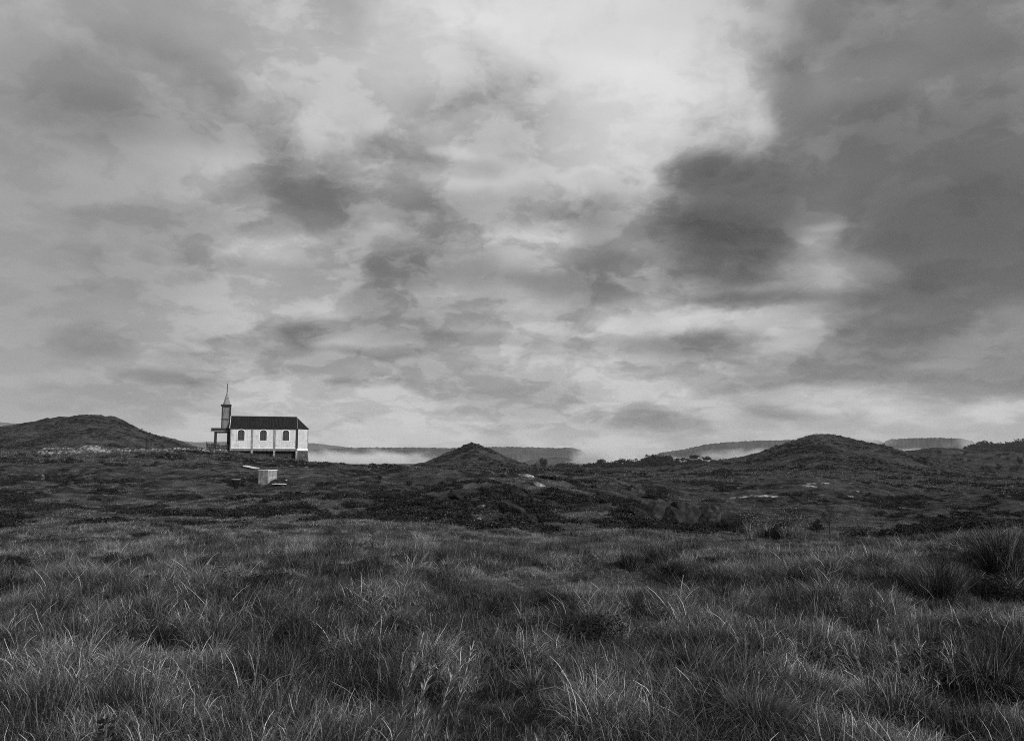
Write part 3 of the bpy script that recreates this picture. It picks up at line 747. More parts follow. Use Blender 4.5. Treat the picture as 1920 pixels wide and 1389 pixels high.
# west gable triangle
mb = MB()
for xx_ in (x0 + .02,):
    a_ = [mb.bm.verts.new(p) for p in ((xx_, .1, ze), (xx_, D1 - .1, ze), (xx_, HW, zr - .1))]
    b_ = [mb.bm.verts.new((v.co.x + .2, v.co.y, v.co.z)) for v in a_]
    mb.bm.faces.new(a_); mb.bm.faces.new(b_[::-1])
    for i in range(3): mb.bm.faces.new((a_[i], b_[i], b_[(i + 1) % 3], a_[(i + 1) % 3]))
mb.build('gable', M['wall'], ch)
# apse
ap = [(x1 + .002, .02), (xe, 1.7), (xe, D1 - 1.7), (x1 + .002, D1 - .02)]
mb = MB(); mb.prism(ap, zfl, ze - .01); mb.build('apse_wall', M['wall'], ch)
# floor slab, foundations
mb = MB(); mb.box(x0, x1, -.06, D1, zf, zfl - .003); mb.build('floor_slab', M['pilaster'], ch)
mb = MB(); mb.prism([(x1 + .004, -.04), (xe + .08, 1.65), (xe + .08, D1 - 1.65), (x1 + .004, D1)], zf + .05, zfl - .003); mb.build('floor_slab', M['whitetrim'], ch)
zg = min(gl(xe, 0), gl(xe, 5)) - 1.0
mb = MB()                                           # stone plinth under the apse, spreading at its foot
cxm = (x1 + xe) / 2
pt_ = [(x1 + .1, .12), (xe + .04, 1.7), (xe + .04, D1 - 1.7), (x1 + .1, D1 - .12)]
pb_ = [(x1 + .1, -.05), (xe + .35, 1.5), (xe + .35, D1 - 1.5), (x1 + .1, D1)]
A = [mb.bm.verts.new((x, y, zg)) for x, y in pb_]; B = [mb.bm.verts.new((x, y, zf + .04)) for x, y in pt_]
mb.bm.faces.new(A[::-1]); mb.bm.faces.new(B)
for i in range(4): mb.bm.faces.new((A[i], A[(i + 1) % 4], B[(i + 1) % 4], B[i]))
plinth = mb.build('plinth', M['mortar'], ch)
stone_mesh = None
for side in range(2):                                # blocks of the two faces one can see
    pa, pbn = (pb_[0], pb_[1]) if side == 0 else (pb_[1], pb_[2])
    ta, tb = (pt_[0], pt_[1]) if side == 0 else (pt_[1], pt_[2])
    nc = 4 if side == 0 else 5; nr_ = 6
    for r_ in range(nr_):
        for c_ in range(nc):
            f0, f1 = (c_ + (r_ % 2) * .4) / nc, (c_ + 1 + (r_ % 2) * .4) / nc
            f0, f1 = f0 + .02, min(f1, 1.0) - .02
            if f1 - f0 < .06: continue
            z0_, z1_ = zg + (zf + .04 - zg) * (r_ / nr_ + .012), zg + (zf + .04 - zg) * ((r_ + 1) / nr_ - .012)
            def pp(f, z, off):
                t = (z - zg) / (zf + .04 - zg)
                ax_ = pa[0] + (pbn[0] - pa[0]) * f; ay_ = pa[1] + (pbn[1] - pa[1]) * f
                bx2 = ta[0] + (tb[0] - ta[0]) * f; by2 = ta[1] + (tb[1] - ta[1]) * f
                nx_, ny_ = (pbn[1] - pa[1]), -(pbn[0] - pa[0]); l_ = math.hypot(nx_, ny_)
                return (ax_ + (bx2 - ax_) * t + nx_ / l_ * off, ay_ + (by2 - ay_) * t + ny_ / l_ * off, z)
            mb = MB(); o_ = R.uniform(.03, .09)
            q0 = [mb.bm.verts.new(pp(f, z, -.05)) for f, z in ((f0, z0_), (f1, z0_), (f1, z1_), (f0, z1_))]
            q1 = [mb.bm.verts.new(pp(f, z, o_)) for f, z in ((f0 + .015, z0_ + .03), (f1 - .015, z0_ + .03), (f1 - .015, z1_ - .03), (f0 + .015, z1_ - .03))]
            mb.bm.faces.new(q0[::-1]); mb.bm.faces.new(q1)
            for i in range(4): mb.bm.faces.new((q0[i], q0[(i + 1) % 4], q1[(i + 1) % 4], q1[i]))
            mb.build('stone', M['palerock'] if R.random() < .13 else M['stonebase'], plinth)
# pilasters that run down as pillars under the floor
for px_, w_ in ((472.6, .34), (514.7, .36), (556.5, .40)):
    xc_ = cx(px_); zb2 = gl(xc_, -.2) - .3
    mb = MB(); mb.box(xc_ - w_ / 2, xc_ + w_ / 2, -.16, -.003, zfl + .02, ze - .03); pil = mb.build('pilaster', M['pilaster'] if px_ < 550 else M['darkwood'], ch)
    mb = MB(); mb.box(xc_ - .17, xc_ + .17, -.2, .14, zb2, zf - .003); mb.build('pillar', M['concrete'], ch)
mb = MB(); mb.box(x0 - .02, x0 + .16, -.1, -.003, zf, ze - .03); mb.build('pilaster', M['pilaster'], ch)
mb = MB(); mb.box(xe - .02, xe + .1, 1.62, 1.84, zfl, ze - .02); mb.build('pilaster', M['pilaster'], ch)
for px_ in (472.6, 514.7, 556.5):                    # rear pillars and recessed basement wall
    mb = MB(); xc_ = cx(px_); mb.box(xc_ - .17, xc_ + .17, D1 - .3, D1, zg, zf - .003); mb.build('pillar', M['concrete'], ch)
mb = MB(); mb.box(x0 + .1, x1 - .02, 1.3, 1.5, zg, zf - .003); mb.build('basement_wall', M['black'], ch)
mb = MB(); mb.box(x0 - .02, x1 + .0, -.085, -.063, zf + .18, zf + .30); mb.build('sill_band', M['darkwood'], ch)
mb = MB(); mb.box(x0 + .2, x1 - .25, -.05, -.004, zfl + .003, zfl + .13); mb.build('skirting', M['whitetrim'], ch)
# windows
for xc_ in WX:
    w = empty('window', (0, 0, 0)); w.parent = ch
    o1 = arch(xc_, WZ0 - .0, WZ1 + .13, WW + .24, 12); i1 = arch(xc_, WZ0 + .0, WZ1, WW, 12)
    mb = MB(); mb.ring(o1, i1, -.07, -.003); mb.build('surround', M['whitetrim'], w)
    mb = MB(); mb.box(xc_ - WW / 2 - .14, xc_ + WW / 2 + .14, -.13, -.003, WZ0 - .12, WZ0 - .005); mb.build('sill', M['whitetrim'], w)
    i2_ = arch(xc_, WZ0 + .07, WZ1 - .07, WW - .14, 12)
    mb = MB(); mb.ring(arch(xc_, WZ0, WZ1, WW - .002, 12), i2_, .1, .17)
    for k in (-1, 1): mb.box(xc_ + k * WW / 6 - .025, xc_ + k * WW / 6 + .025, .105, .165, WZ0 + .05, WZ1 - .16)
    for k in range(1, 4): zz = WZ0 + (WZ1 - WZ0) * k / 4.2; mb.box(xc_ - WW / 2 + .05, xc_ + WW / 2 - .05, .108, .162, zz - .022, zz + .022)
    mb.build('frame', M['darkwood'], w)
    for c_ in range(3):
        for r_ in range(4):
            z0_ = WZ0 + (WZ1 - WZ0) * r_ / 4.2 + .03; z1_ = WZ0 + (WZ1 - WZ0) * (r_ + 1) / 4.2 - .03
            if r_ == 3: z1_ = WZ1 - (.32 if c_ != 1 else .1)
            xa = xc_ - WW / 2 + WW / 3 * c_ + .04
            mb = MB(); mb.box(xa, xa + WW / 3 - .08, .13, .14, z0_, z1_)
            mb.build('pane', M['glass'], w)
# roof: sheets of metal on the near slope, plain slopes behind, hips over the apse
ov = .22; RT = zr
def slope_y(z_, side): return HW - (HW + ov) * (RT - z_) / (RT - (ze + .06)) if side < 0 else HW + (HW + ov) * (RT - z_) / (RT - (ze + .06))
xr1 = cx(555.3, HW); xs = np.linspace(x0 - .12, x1 - .02, 15); xt = np.linspace(x0 - .12, xr1, 15)
roof = empty('roof', (0, 0, 0)); roof.parent = ch
for k in range(14):
    a_, b_ = xs[k], xs[k + 1]
    mb = MB(); o_ = R.uniform(0, .015)
    mb.solid([(a_ + .004, -ov, ze + .06 + o_), (b_ - .004, -ov, ze + .06 + o_), (xt[k + 1] - .004, HW - .02, RT + o_), (xt[k] + .004, HW - .02, RT + o_)], .04)
    for q in range(3):
        xm = a_ + (b_ - a_) * (q + .5) / 3; xm2 = xt[k] + (xt[k + 1] - xt[k]) * (q + .5) / 3
        mb.solid([(xm - .035, -ov - .01, ze + .10 + o_), (xm + .035, -ov - .01, ze + .10 + o_), (xm2 + .035, HW - .03, RT + .04 + o_), (xm2 - .035, HW - .03, RT + .04 + o_)], .03)
    mb.build('roof_sheet', M['roof'], roof)
mb = MB(); mb.solid([(xs[0], HW + .02, RT), (xt[-1], HW + .02, RT), (xs[-1], D1 + ov, ze + .06), (xs[0], D1 + ov, ze + .06)], .04); mb.build('rear_slope', M['roof'], roof)
er = .2
hp = [(x1 - .02, -ov), (xe + er, 1.5), (xe + er, D1 - 1.5), (x1 - .02, D1 + ov)]
apx = (xr1, HW, RT)
for i in range(3):
    mb = MB(); mb.solid([(hp[i][0], hp[i][1], ze + .06), (hp[i + 1][0], hp[i + 1][1], ze + .06), apx], .04); mb.build('hip_slope', M['roof'], roof)
mb = MB(); mb.cyl((x1 - .03, -ov, ze + .09), (apx[0], apx[1], apx[2] + .03), .055, .055, 6); mb.build('hip_flashing', M['spire'], roof)
mb = MB(); mb.cyl((xs[0], HW, RT + .02), (xr1, HW, RT + .02), .07, .07, 6); mb.build('ridge_cap', M['roof'], roof)
mb = MB(); mb.solid([(xs[0] - .1, -ov - .02, ze + .08), (xs[0] - .01, -ov - .02, ze + .08), (xs[0] - .01, HW, RT + .05), (xs[0] - .1, HW, RT + .05)], .12); mb.build('barge_board', M['whitetrim'], roof)
mb = MB(); mb.box(xs[0], x1, -ov - .03, -ov + .01, ze - .09, ze + .04); mb.build('eaves_board', M['darkwood'], roof)
# porch on the left with the tower above it
py0, py1 = HW - .95, HW + .95
px0, px1 = cx(395, HW - .95), x0 - .01
pz0, pz1 = cz(811, 0, 1.8), cz(802.5, 0, 1.8)
por = empty('porch', (0, 0, 0)); por.parent = ch
mb = MB(); mb.box(px0, px1, py0 - .15, py1 + .15, pz0 + .35, pz1); mb.build('porch_roof', M['darkwood'], por)
mb = MB(); mb.box(px0 - .12, px1, py0 - .22, py1 + .22, pz0 + .22, pz0 + .34); mb.build('cornice', M['pilaster'], por)
mb = MB(); mb.box(cx(401, py0), px1, py0 - .05, py1 + .05, pz0 - .05, pz0 + .21); mb.build('beam', M['darkwood'], por)
zpg = gl(cx(403), 1) - .5
for pxa, pxb in ((401, 406), (425.2, 431)):
    for yy in (py0, py1 - .4):
        mb = MB(); mb.box(cx(pxa, yy), min(cx(pxb, yy), px1), yy, yy + .4, zpg, pz0 - .052); mb.build('column', M['darkwood'], por)
mb = MB(); mb.box(cx(399, py0), px1, py0 - .1, py1 + .1, zpg, zf - .05); mb.build('porch_floor', M['stonebase'], por)
# tower
tx0, tx1 = cx(413.2, HW - .8), cx(430.2, HW - .8); tw = tx1 - tx0; ty0 = HW - tw / 2; ty1 = HW + tw / 2
tz1 = cz(761, -1, 2)
tow = empty('tower', (0, 0, 0)); tow.parent = ch
mb = MB(); mb.box(tx0 + .1, tx1 - .1, ty0 + .1, ty1 - .1, pz1 + .003, tz1); mb.build('tower_wall', M['tower'], tow)
for xx_ in (tx0, tx1 - .22):
    for yy in (ty0, ty1 - .22):
        mb = MB(); mb.box(xx_, xx_ + .22, yy, yy + .22, pz1 + .003, tz1 - .003); mb.build('corner_post', M['darkwood'], tow)
mb = MB(); zm = cz(786, -1, 2); mb.box(tx0 - .05, tx1 + .05, ty0 - .05, ty1 + .05, zm - .06, zm + .08); mb.build('string_band', M['darkwood'], tow)
mb = MB(); mb.box(tx0 + .0, tx1 - .0, ty0 - .02, ty1 + .02, tz1 - .25, tz1 + .0); mb.build('top_band', M['darkwood'], tow)
mb = MB(); mb.box(tx0 - .22, tx1 + .05, ty0 - .12, ty1 + .12, tz1 + .003, tz1 + .30); mb.build('parapet', M['darkwood'], tow)
mb = MB(); mb.solid([(tx1 + .0, ty0 - .03, zm), (tx1 + .22, ty0 - .03, ze + .1), (tx1 + .32, ty0 - .03, ze + .1), (tx1 + .1, ty0 - .03, zm)], .1); mb.build('brace', M['whitetrim'], tow)
sz0, sz1 = tz1 + .303, cz(735.5, -1, 2.7); sxc = cx(422.0, HW)
mb = MB()
n8 = 8; rings = [(sz0, .78), (sz0 + .35, .66), ((sz0 + sz1) / 2, .4), (sz1, .08)]
vr = [[mb.bm.verts.new((sxc + r * math.cos(2 * math.pi * (i + .5) / n8), HW + r * math.sin(2 * math.pi * (i + .5) / n8), z)) for i in range(n8)] for z, r in rings]
for a_, b_ in zip(vr, vr[1:]):
    for i in range(n8): mb.bm.faces.new((a_[i], a_[(i + 1) % n8], b_[(i + 1) % n8], b_[i]))
mb.bm.faces.new(vr[0][::-1]); mb.bm.faces.new(vr[-1]); mb.build('spire', M['spire'], tow)
mb = MB(); mb.cyl((sxc, HW, sz1 - .02), (sxc, HW, cz(719, -1, 2.7)), .085, .06, 6); mb.build('mast', M['darkwood'], tow)
mb = MB(); mb.box(sxc + .1, sxc + .45, HW - .03, HW + .03, sz0 + 1.3, sz0 + 1.36); mb.build('bracket', M['darkwood'], tow)

# picket fence in front of the porch
fb = at(387, 843, YC - 2); fen = empty('picket_fence', (OX + EX[0] * cx(387, -1.2) - EY[0] * 1.2, wy(cx(387, -1.2), -1.2), 0), CT); fen.location.z = gl(cx(387, -1.2), -1.2) + OZ; fa_ = cx(387, -1.2)
tag(fen, 'dark crooked picket fence round the foot of the chapel porch', 'fence')
L_ = cx(426) - cx(387); z_of = lambda xx: gl(fa_ + xx, -1.2) + OZ - fen.location.z
for k in range(24):
    xx = L_ * k / 23; h_ = R.uniform(.95, 1.35) + (.35 if k in (0, 8, 21) else 0)
    mb = MB(); w2 = .055; t_ = R.uniform(-.05, .05); zb2 = z_of(xx) - .1
    a_ = [(xx - w2, zb2), (xx + w2, zb2), (xx + w2 + t_, zb2 + h_), (xx + t_, zb2 + h_ + .1), (xx - w2 + t_, zb2 + h_)]
    mb.xz(a_, -.02, .02); mb.build('picket', M['fence'], fen)
for hh in (.4, .85):
    mb = MB(); zA, zB = z_of(0) + hh, z_of(L_) + hh
    mb.xz([(0, zA - .06), (L_, zB - .06), (L_, zB + .06), (0, zA + .06)], .025, .075); mb.build('rail', M['fence'], fen)

# ------------------------------------------------------------------ small things on the chapel slope
ohp = hit(500, 911, 55, 120); oY = ohp.y; s_ = mpp(oY)
oh = empty('concrete_hut', ohp - Vector((0, -.3, .15)), math.radians(62)); tag(oh, 'small square concrete hut with pale flat lid on the slope below the chapel', 'hut')
wsz = 16.2 * s_ / .707; hgt = 30.5 * s_
mb = MB(); mb.box(-.0, wsz, 0, wsz * 1.05, -.3, hgt); bmesh.ops.bevel(mb.bm, geom=list(mb.bm.edges), offset=.025, segments=1); hw_ = mb.build('hut_wall', M['concrete'], oh)
mb = MB(); mb.box(-.03, wsz + .03, -.03, wsz * 1.05 + .03, hgt + .003, hgt + .1); bmesh.ops.bevel(mb.bm, geom=list(mb.bm.edges), offset=.02, segments=1); mb.build('lid', M['conclid'], oh)
def rock_mesh(name, seed, sub=4, sx=1, sy=1, sz=1, rough=.35, cut=.0, facets=5):
    bm = bmesh.new(); bmesh.ops.create_icosphere(bm, subdivisions=sub, radius=1)
    facets = facets + 5
    g = np.random.default_rng(seed); co = np.array([v.co[:] for v in bm.verts])
    nr2 = g.normal(0, 1, (facets, 3)); nr2 /= np.linalg.norm(nr2, axis=1)[:, None]; dd = g.uniform(.42, .86, facets)
    for nn, d in zip(nr2, dd):
        k = co @ nn - d; k = np.maximum(k, 0); co = co - nn * (k * .96)[:, None]
    nz = fbm(co[:, 0] * 1.4 + co[:, 2] * .9 + seed, co[:, 1] * 1.4 - co[:, 2] * .7, seed, 3) - .5
    nz2 = fbm(co[:, 0] * 6 + co[:, 2] * 5 + seed, co[:, 1] * 6 - co[:, 2] * 4, seed + 9, 4, .6) - .5
    co = co * (1 + rough * nz + rough * .3 * nz2 - .13 * np.exp(-((fbm(co[:, 0] * 2 + seed, co[:, 1] * 2 + co[:, 2] * 3, seed + 4, 2) - .5) / .035) ** 2))[:, None] * np.array([sx, sy, sz])
    for v, c in zip(bm.verts, co): v.co = c
    me = bpy.data.meshes.new(name); bm.to_mesh(me); bm.free()
    for p in me.polygons: p.use_smooth = True
    return me
def slab(name, px, row, wpx, dm, th, mat, label, cat, tilt=0, y0=55, lift=.06, rz=0, group=None):
    p = hit(px, row, y0, 900); w = wpx * mpp(p.y)
    o = mobj(name, rock_mesh(name, int(px), 3, w / 2, dm / 2, th, .22, facets=4), mat)
    o.location = p + Vector((0, 0, lift)); o.rotation_euler = (0, tilt, rz); return tag(o, label, cat, group)
def plank_slab(name, px, row, wpx, dm, th, mat, label, cat, tilt=0, tx=0, y0=55, rz=0, lift=.15):
    p = hit(px, row, y0, 900); w = wpx * mpp(p.y)
    mb = MB(); mb.box(-w / 2, w / 2, -dm / 2, dm / 2, -th / 2, th / 2)
    bmesh.ops.subdivide_edges(mb.bm, edges=list(mb.bm.edges), cuts=3, use_grid_fill=True)
    for v in mb.bm.verts: v.co += Vector((R.uniform(-1, 1) * .04, R.uniform(-1, 1) * .05, R.uniform(-1, 1) * .015))
    o = mb.build(name, mat); o.location = p + Vector((0, 0, lift)); o.rotation_euler = (tx, tilt, rz); return tag(o, label, cat)
plank_slab('concrete_slab', 525, 910.5, 24, 1.0, .08, M['conclid'], 'thin pale concrete slab lying at the right foot of the hut', 'slab', y0=60)
plank_slab('concrete_slab', 471, 877.5, 26, 1.3, .09, M['conclid'], 'broken pale slab lying up the slope left of the hut lid', 'slab', tilt=math.radians(10), tx=math.radians(2), y0=70)
slab('stone', 537, 901.5, 7, .5, .12, M['palerock'], 'tiny pale stone in grass right of the concrete hut', 'stone', y0=70)
slab('stone', 528, 874, 14, 1.6, .12, M['palerock'], 'low pale flat stone on slope above and right of the hut', 'stone', y0=80)
slab('stone', 546, 874, 14, 1.4, .12, M['palerock'], 'pale flat stone below the chapel plinth, right one of two', 'stone', y0=80)
slab('stone', 574, 876, 10, 1.2, .10, M['palerock'], 'small pale stone on the slope just right of the chapel end', 'stone', y0=80)
# the old tub
tp = hit(442, 914, 55, 120); tb = empty('tub', tp); tag(tb, 'old dark broken tub standing in the grass left of the concrete hut', 'tub')
s_ = mpp(tp.y)
def lathe(mb, prof, n=20, cut=None):
    vr = [[mb.bm.verts.new((r * math.cos(2 * math.pi * i / n), r * math.sin(2 * math.pi * i / n), z)) for i in range(n)] for r, z in prof]
    for a_, b_ in zip(vr, vr[1:]):
        for i in range(n): mb.bm.faces.new((a_[i], a_[(i + 1) % n], b_[(i + 1) % n], b_[i]))
    return vr
mb = MB(); r0 = 8 * s_
vr = lathe(mb, [(r0 * .5, -.1), (r0 * .62, .22), (r0 * .8, .5), (r0 * .98, 15 * s_), (r0 * .9, 15 * s_), (r0 * .72, .5), (r0 * .4, .2)])
mb.bm.faces.new(vr[-1]); mb.build('bowl', M['blackrock'], tb, True)
mb = MB(); vr = lathe(mb, [(r0 * 1.0, 15 * s_ - .03), (r0 * 1.06, 15 * s_ + .0), (r0 * 1.0, 15 * s_ + .04), (r0 * .92, 15 * s_ + .0), (r0 * 1.0, 15 * s_ - .03)]); mb.build('rim', M['concrete'], tb, True)
slab('stone', 447, 909, 5, .35, .32, M['palerock'], 'white stone leaning on the right side of the old tub', 'stone', y0=60, lift=.1)

# fence posts on the crest
for i, (px_, top, h_) in enumerate(((264, 831, 1.0), (283, 830, 1.1), (286.5, 838, .45))):
    p = on(px_, 146)
    zt = at(px_, top, 146).z
    mb = MB(); mb.cyl((0, 0, -.3), (R.uniform(-.04, .04), 0, max(zt - p.z, h_)), .11, .09, 7)
    o = mb.build('fence_post', M['fence']); o.location = p
    tag(o, ('dark post on the crest, left one of the pair joined by a wire', 'dark post on the crest nearest to the chapel, tall one of the pair', 'short stump beside the taller right hand crest post')[i], 'post')
pA, pB = on(264, 146), on(283, 146)
mb = MB(); za = at(264, 832.5, 146).z; mb.cyl((pA.x, 146, za), (pB.x, 146, za + .02), .018, .018, 5); o = mb.build('wire', M['fence']); tag(o, 'thin wire stretched between the two crest posts', 'wire')

# rubble along the crest
def add_rock(name, px, row, wpx, hpx, mat, label, seed, y0=30, tilt=0.0, depth=1.0, sub=4, rz=None, group=None, sink=.25, cat='boulder', rough=.35, facets=5):
    p = hit(px, row, y0, 900); s = mpp(p.y); w, h = wpx * s, hpx * s
    o = mobj(name, rock_mesh(name, seed, sub, w * .66, w * .5 * depth, h * .84, rough, facets=facets), mat)
    o.location = p + Vector((0, w * .4 * depth, h * (.56 - sink))); o.rotation_euler = (0, tilt, 0 if rz is None else rz)
    return tag(o, label, cat, group)
add_rock('boulder', 160, 846.5, 38, 11, M['palerock'], 'wide pale domed boulder on the crest left of the chapel', 41, 120, 0, .8, 4)
add_rock('boulder', 199, 850, 15, 7, M['palerock'], 'small pale boulder right of and below the domed one', 42, 120, 0, .8, 3)
plank_slab('rock_slab', 110, 842.5, 38, 4, .35, M['palerock'], 'flat pale ledge of rock left of the domed boulder', 'rock', y0=120)
add_rock('stone', 72, 849, 5, 5, M['palerock'], 'lone white stone at the left end of the rubble line', 43, 110, 0, .8, 3, cat='stone')
parts_ = []
base_r = [rock_mesh('r', 60 + i, 1, 1, 1, .7, .5) for i in range(5)]
bd = []
for me in base_r:
    v = np.array([q.co[:] for q in me.vertices]); f = np.array([list(p.vertices) for p in me.polygons]); bd.append((v, f)); bpy.data.meshes.remove(me)
for k in range(560):
    px_ = R.uniform(78, 430); Y_ = R.gauss(143, 2.2) if px_ < 380 else R.uniform(142, 147)
    p = on(px_, Y_); s = R.uniform(.1, .42) * (1.25 if px_ < 240 else 1.0) * (1 if px_ < 330 or R.random() < .5 else .5)
    v, f = bd[k % 5]; c_, s2 = math.cos(k), math.sin(k)
    vv = v * s * np.array([R.uniform(.8, 1.5), R.uniform(.8, 1.3), R.uniform(.6, 1.1)])
    vv = np.stack([vv[:, 0] * c_ - vv[:, 1] * s2, vv[:, 0] * s2 + vv[:, 1] * c_, vv[:, 2]], -1) + np.array([p.x, p.y, p.z + s * .5])
    parts_.append((vv, f))
V_, F_ = join(parts_); rb = mobj('rubble', np_mesh('rubble', V_, F_), surf('spoil_stone', .05, .5, .7, 5, .9, .5, 6, [(.35, .05), (.5, .14), (.6, .3), (.72, .5)]))
tag(rb, 'line of loose broken stone strewn along the crest', 'rubble', kind='stuff')

# white stones low on the left
add_rock('stone', 77, 899, 9, 9, M['palerock'], 'roundish white stone with dark top low on the left slope', 71, 50, 0, .8, 3, cat='stone')
add_rock('stone', 92, 899, 6, 6, M['rock'], 'grey stone just right of the round white one', 72, 50, 0, .8, 3, cat='stone')
add_rock('stone', 154, 888, 5, 8, M['rock'], 'small dark upright stone on the left slope', 73, 50, 0, .8, 3, cat='stone')

# ------------------------------------------------------------------ boulders of the middle ground
BR = [  # px,row(base),w,h,tilt,mat,label
 (1198, 932, 46, 20, .15, 'greyrock', 'dark rounded boulder crowning the outcrop left of the black bush'),
 (1203, 951, 56, 20, .25, 'greyrock', 'boulder with light right edge beneath the crowning boulder'),
 (1228, 980, 34, 40, .75, 'greyrock', 'leaning slab of rock with smooth grey right face sloping into the grass'),
 (1206, 972, 44, 16, .45, 'rock', 'flat lower boulder left of the leaning grey slab'),
 (1262, 985, 42, 30, .3, 'rock', 'small rugged boulder between the leaning slab and the big dark rock'),
 (1292, 988, 66, 50, .45, 'rock', 'largest dark boulder in the middle of the outcrop'),
 (1330, 989, 56, 40, .5, 'greyrock', 'mossy boulder right of the largest dark one'),
 (1362, 990, 58, 28, .45, 'rock', 'long low boulder near the right end of the outcrop'),
 (1390, 992, 36, 16, .3, 'rock', 'last low stone at the right tip of the outcrop'),
 (962, 966, 46, 26, .2, 'rock', 'rounded dark boulder standing in the heath at middle'),
 (996, 984, 26, 20, .35, 'rock', 'pointed boulder in front and right of the rounded heath boulder'),
 (873, 936, 64, 20, .1, 'rock', 'long dark rock ledge at the left of the knoll'),
 (887, 943, 20, 13, .3, 'greyrock', 'small hooded boulder in front of the long ledge'),
 (944, 926, 20, 9, .1, 'rock', 'little boulder on top of the knoll'),
 (972, 934, 36, 14, .5, 'rock', 'slanting boulder on the knoll above the rounded one'),
 (1010, 946, 32, 12, .2, 'greyrock', 'pale crested low boulder right of the rounded heath boulder'),
 (1034, 950, 24, 10, .2, 'rock', 'small dark boulder beside the pale crested one'),
 (903, 953, 14, 6, 0, 'palerock', 'small pale stone in the heath left of the rounded boulder'),
 (898, 976, 12, 7, .3, 'palerock', 'pale sliver of rock low in the heath'),
 (1012, 913, 26, 8, .35, 'palerock', 'pale tilted ledge behind the knoll'),
 (1140, 932, 40, 9, .1, 'rock', 'dark low ledge at the right shoulder of the knoll'),
 (1100, 922, 46, 7, .1, 'rock', 'thin dark ledge along the top of the knoll'),
 (985, 897, 26, 10, .1, 'palerock', 'white boulder in the grass below the pointed mound'),
 (1455, 1013, 31, 19, 0, 'rock', 'black squarish boulder among the reeds at right')]
for i, (px_, row, w, h, t_, mt, lb) in enumerate(BR):
    y0 = 27 if row > 1000 else (38 if row > 905 else 80)
    o = add_rock('boulder', px_, row, w, h, M[mt], lb, 800 + i * 7, y0, t_, .8, 4)
    if lb.startswith('black'): o.data.materials[0] = M['blackrock']
slab('rock_slab', 1031, 893.5, 30, 3, .15, M['palerock'], 'flat pale strip of bare rock right of the white boulder', 'rock', y0=80)
for i, (px_, row, w, d_, lb) in enumerate(((1545, 906, 60, 3, 'upper pale rock sheet on the right slope, widest one'), (1510, 911, 50, 2, 'pale rock sheet just below and left of the widest'),
        (1592, 905, 40, 2, 'pale rock sheet at the right end of the upper row'), (1420, 931, 70, 1.5, 'long thin grey ledge left on the lower row'),
        (1585, 931, 70, 1.8, 'long pale ledge in the centre of the lower row'), (1655, 941, 60, 1.6, 'curved pale ledge sloping down at the right of the lower row'),
        (1690, 952, 40, 1.2, 'short pale ledge lowest on the right slope'), (1620, 923, 44, 1.0, 'thin grey ledge between the two rows'),
        (1375, 934, 30, 1.2, 'thin pale ledge at far left of the lower row'))):
    p = hit(px_, row, 60, 250); w_ = w * mpp(p.y)
    o = mobj('rock_slab', rock_mesh('rock_slab', 900 + i, 4, w_ / 2, d_ * .5, .2, 1.1, facets=8), M['palerock'])
    o.location = p + Vector((0, .3, -.06)); o.rotation_euler = (math.radians(7), math.radians((0, 2, 4, -3, 3, 9, 14, 3, -6)[i]), 0)
    tag(o, lb, 'rock')

# ------------------------------------------------------------------ bushes and trees
def bush(px, row, wpx, hpx, label, seed, mat='leaf', n=2600, y0=30, group=None, size=None, name='bush', stems=True, Y=None, lightmat=None):
    p = hit(px, row, y0, 1200) if Y is None else on(px, Y)
    s = mpp(p.y); w, h = wpx * s, hpx * s
    o = empty(name, p, R.uniform(0, .3)); tag(o, label, 'bush', group)
    v, f = leaves(n, w / 2, w / 2, h * .62, size or max(.02, .9 * s), seed, 22, .36, 0)
    v[:, 2] += h * .45; v[:, 2] = np.maximum(v[:, 2], -.05)
    mobj('foliage', np_mesh('foliage', v, f), M[mat], o)
    if stems:
        mb = MB()
        for k in range(5):
            a = R.uniform(0, 6.28); mb.cyl((0, 0, -.2), (math.cos(a) * w * .25, math.sin(a) * w * .25, h * .6), .03 * h + .01, .008, 5)
        mb.build('stem', M['bark'], o)
    return o
bush(1238, 945, 74, 40, 'large dense black bush behind the outcrop boulders', 1, n=6000, y0=40)
bush(1200, 913, 26, 5, 'small flat dark bush above the crowning boulder', 2, n=600, y0=60)
bush(1414, 1000, 56, 54, 'spiky bush with light tips left of the black squarish boulder', 3, 'tipleaf', 2600, y0=33)
bush(1480, 1000, 72, 52, 'round bush with pale top right of the black squarish boulder', 4, 'tipleaf', 3200, y0=33)
bush(1535, 996, 34, 24, 'low dark bush left of the sapling', 5, n=1800, y0=33)
bush(1382, 1000, 40, 34, 'dark little bush at the right tip of the outcrop', 6, n=1500, y0=36)
bush(1505, 877, 20, 9, 'small dark bush on the right slope, left of a pair', 7, n=500, y0=120)
bush(1541, 877, 32, 7, 'low wide dark bush on the right slope, right of a pair', 8, n=600, y0=120)
bush(1733, 869, 26, 12, 'dark bush on the right flank of the broad hill', 9, n=700, y0=200)
bush(1872, 880, 15, 12, 'round dark bush by the right edge with a second beside it', 10, n=500, y0=200)
bush(1847, 881, 24, 9, 'flat dark bush left of the round one by the right edge', 11, n=500, y0=200)
bush(1905, 882, 34, 10, 'long dark bush at the right edge of the far pasture', 12, n=700, y0=200)
bush(1912, 872, 12, 16, 'tall bush at the right margin behind the long one', 13, n=500, y0=200)
bush(1088, 888, 22, 9, 'round dark bush alone on the pale flat below the tree belt', 14, n=600, y0=120)
bush(766, 912, 16, 10, 'dark bush on the slope left of the knoll', 15, n=600, y0=60)
bush(829, 911, 13, 8, 'smaller dark bush on the slope close to the knoll', 16, n=500, y0=60)
bush(712, 899, 12, 8, 'tiny dark bush high on the open slope', 17, n=400, y0=60)
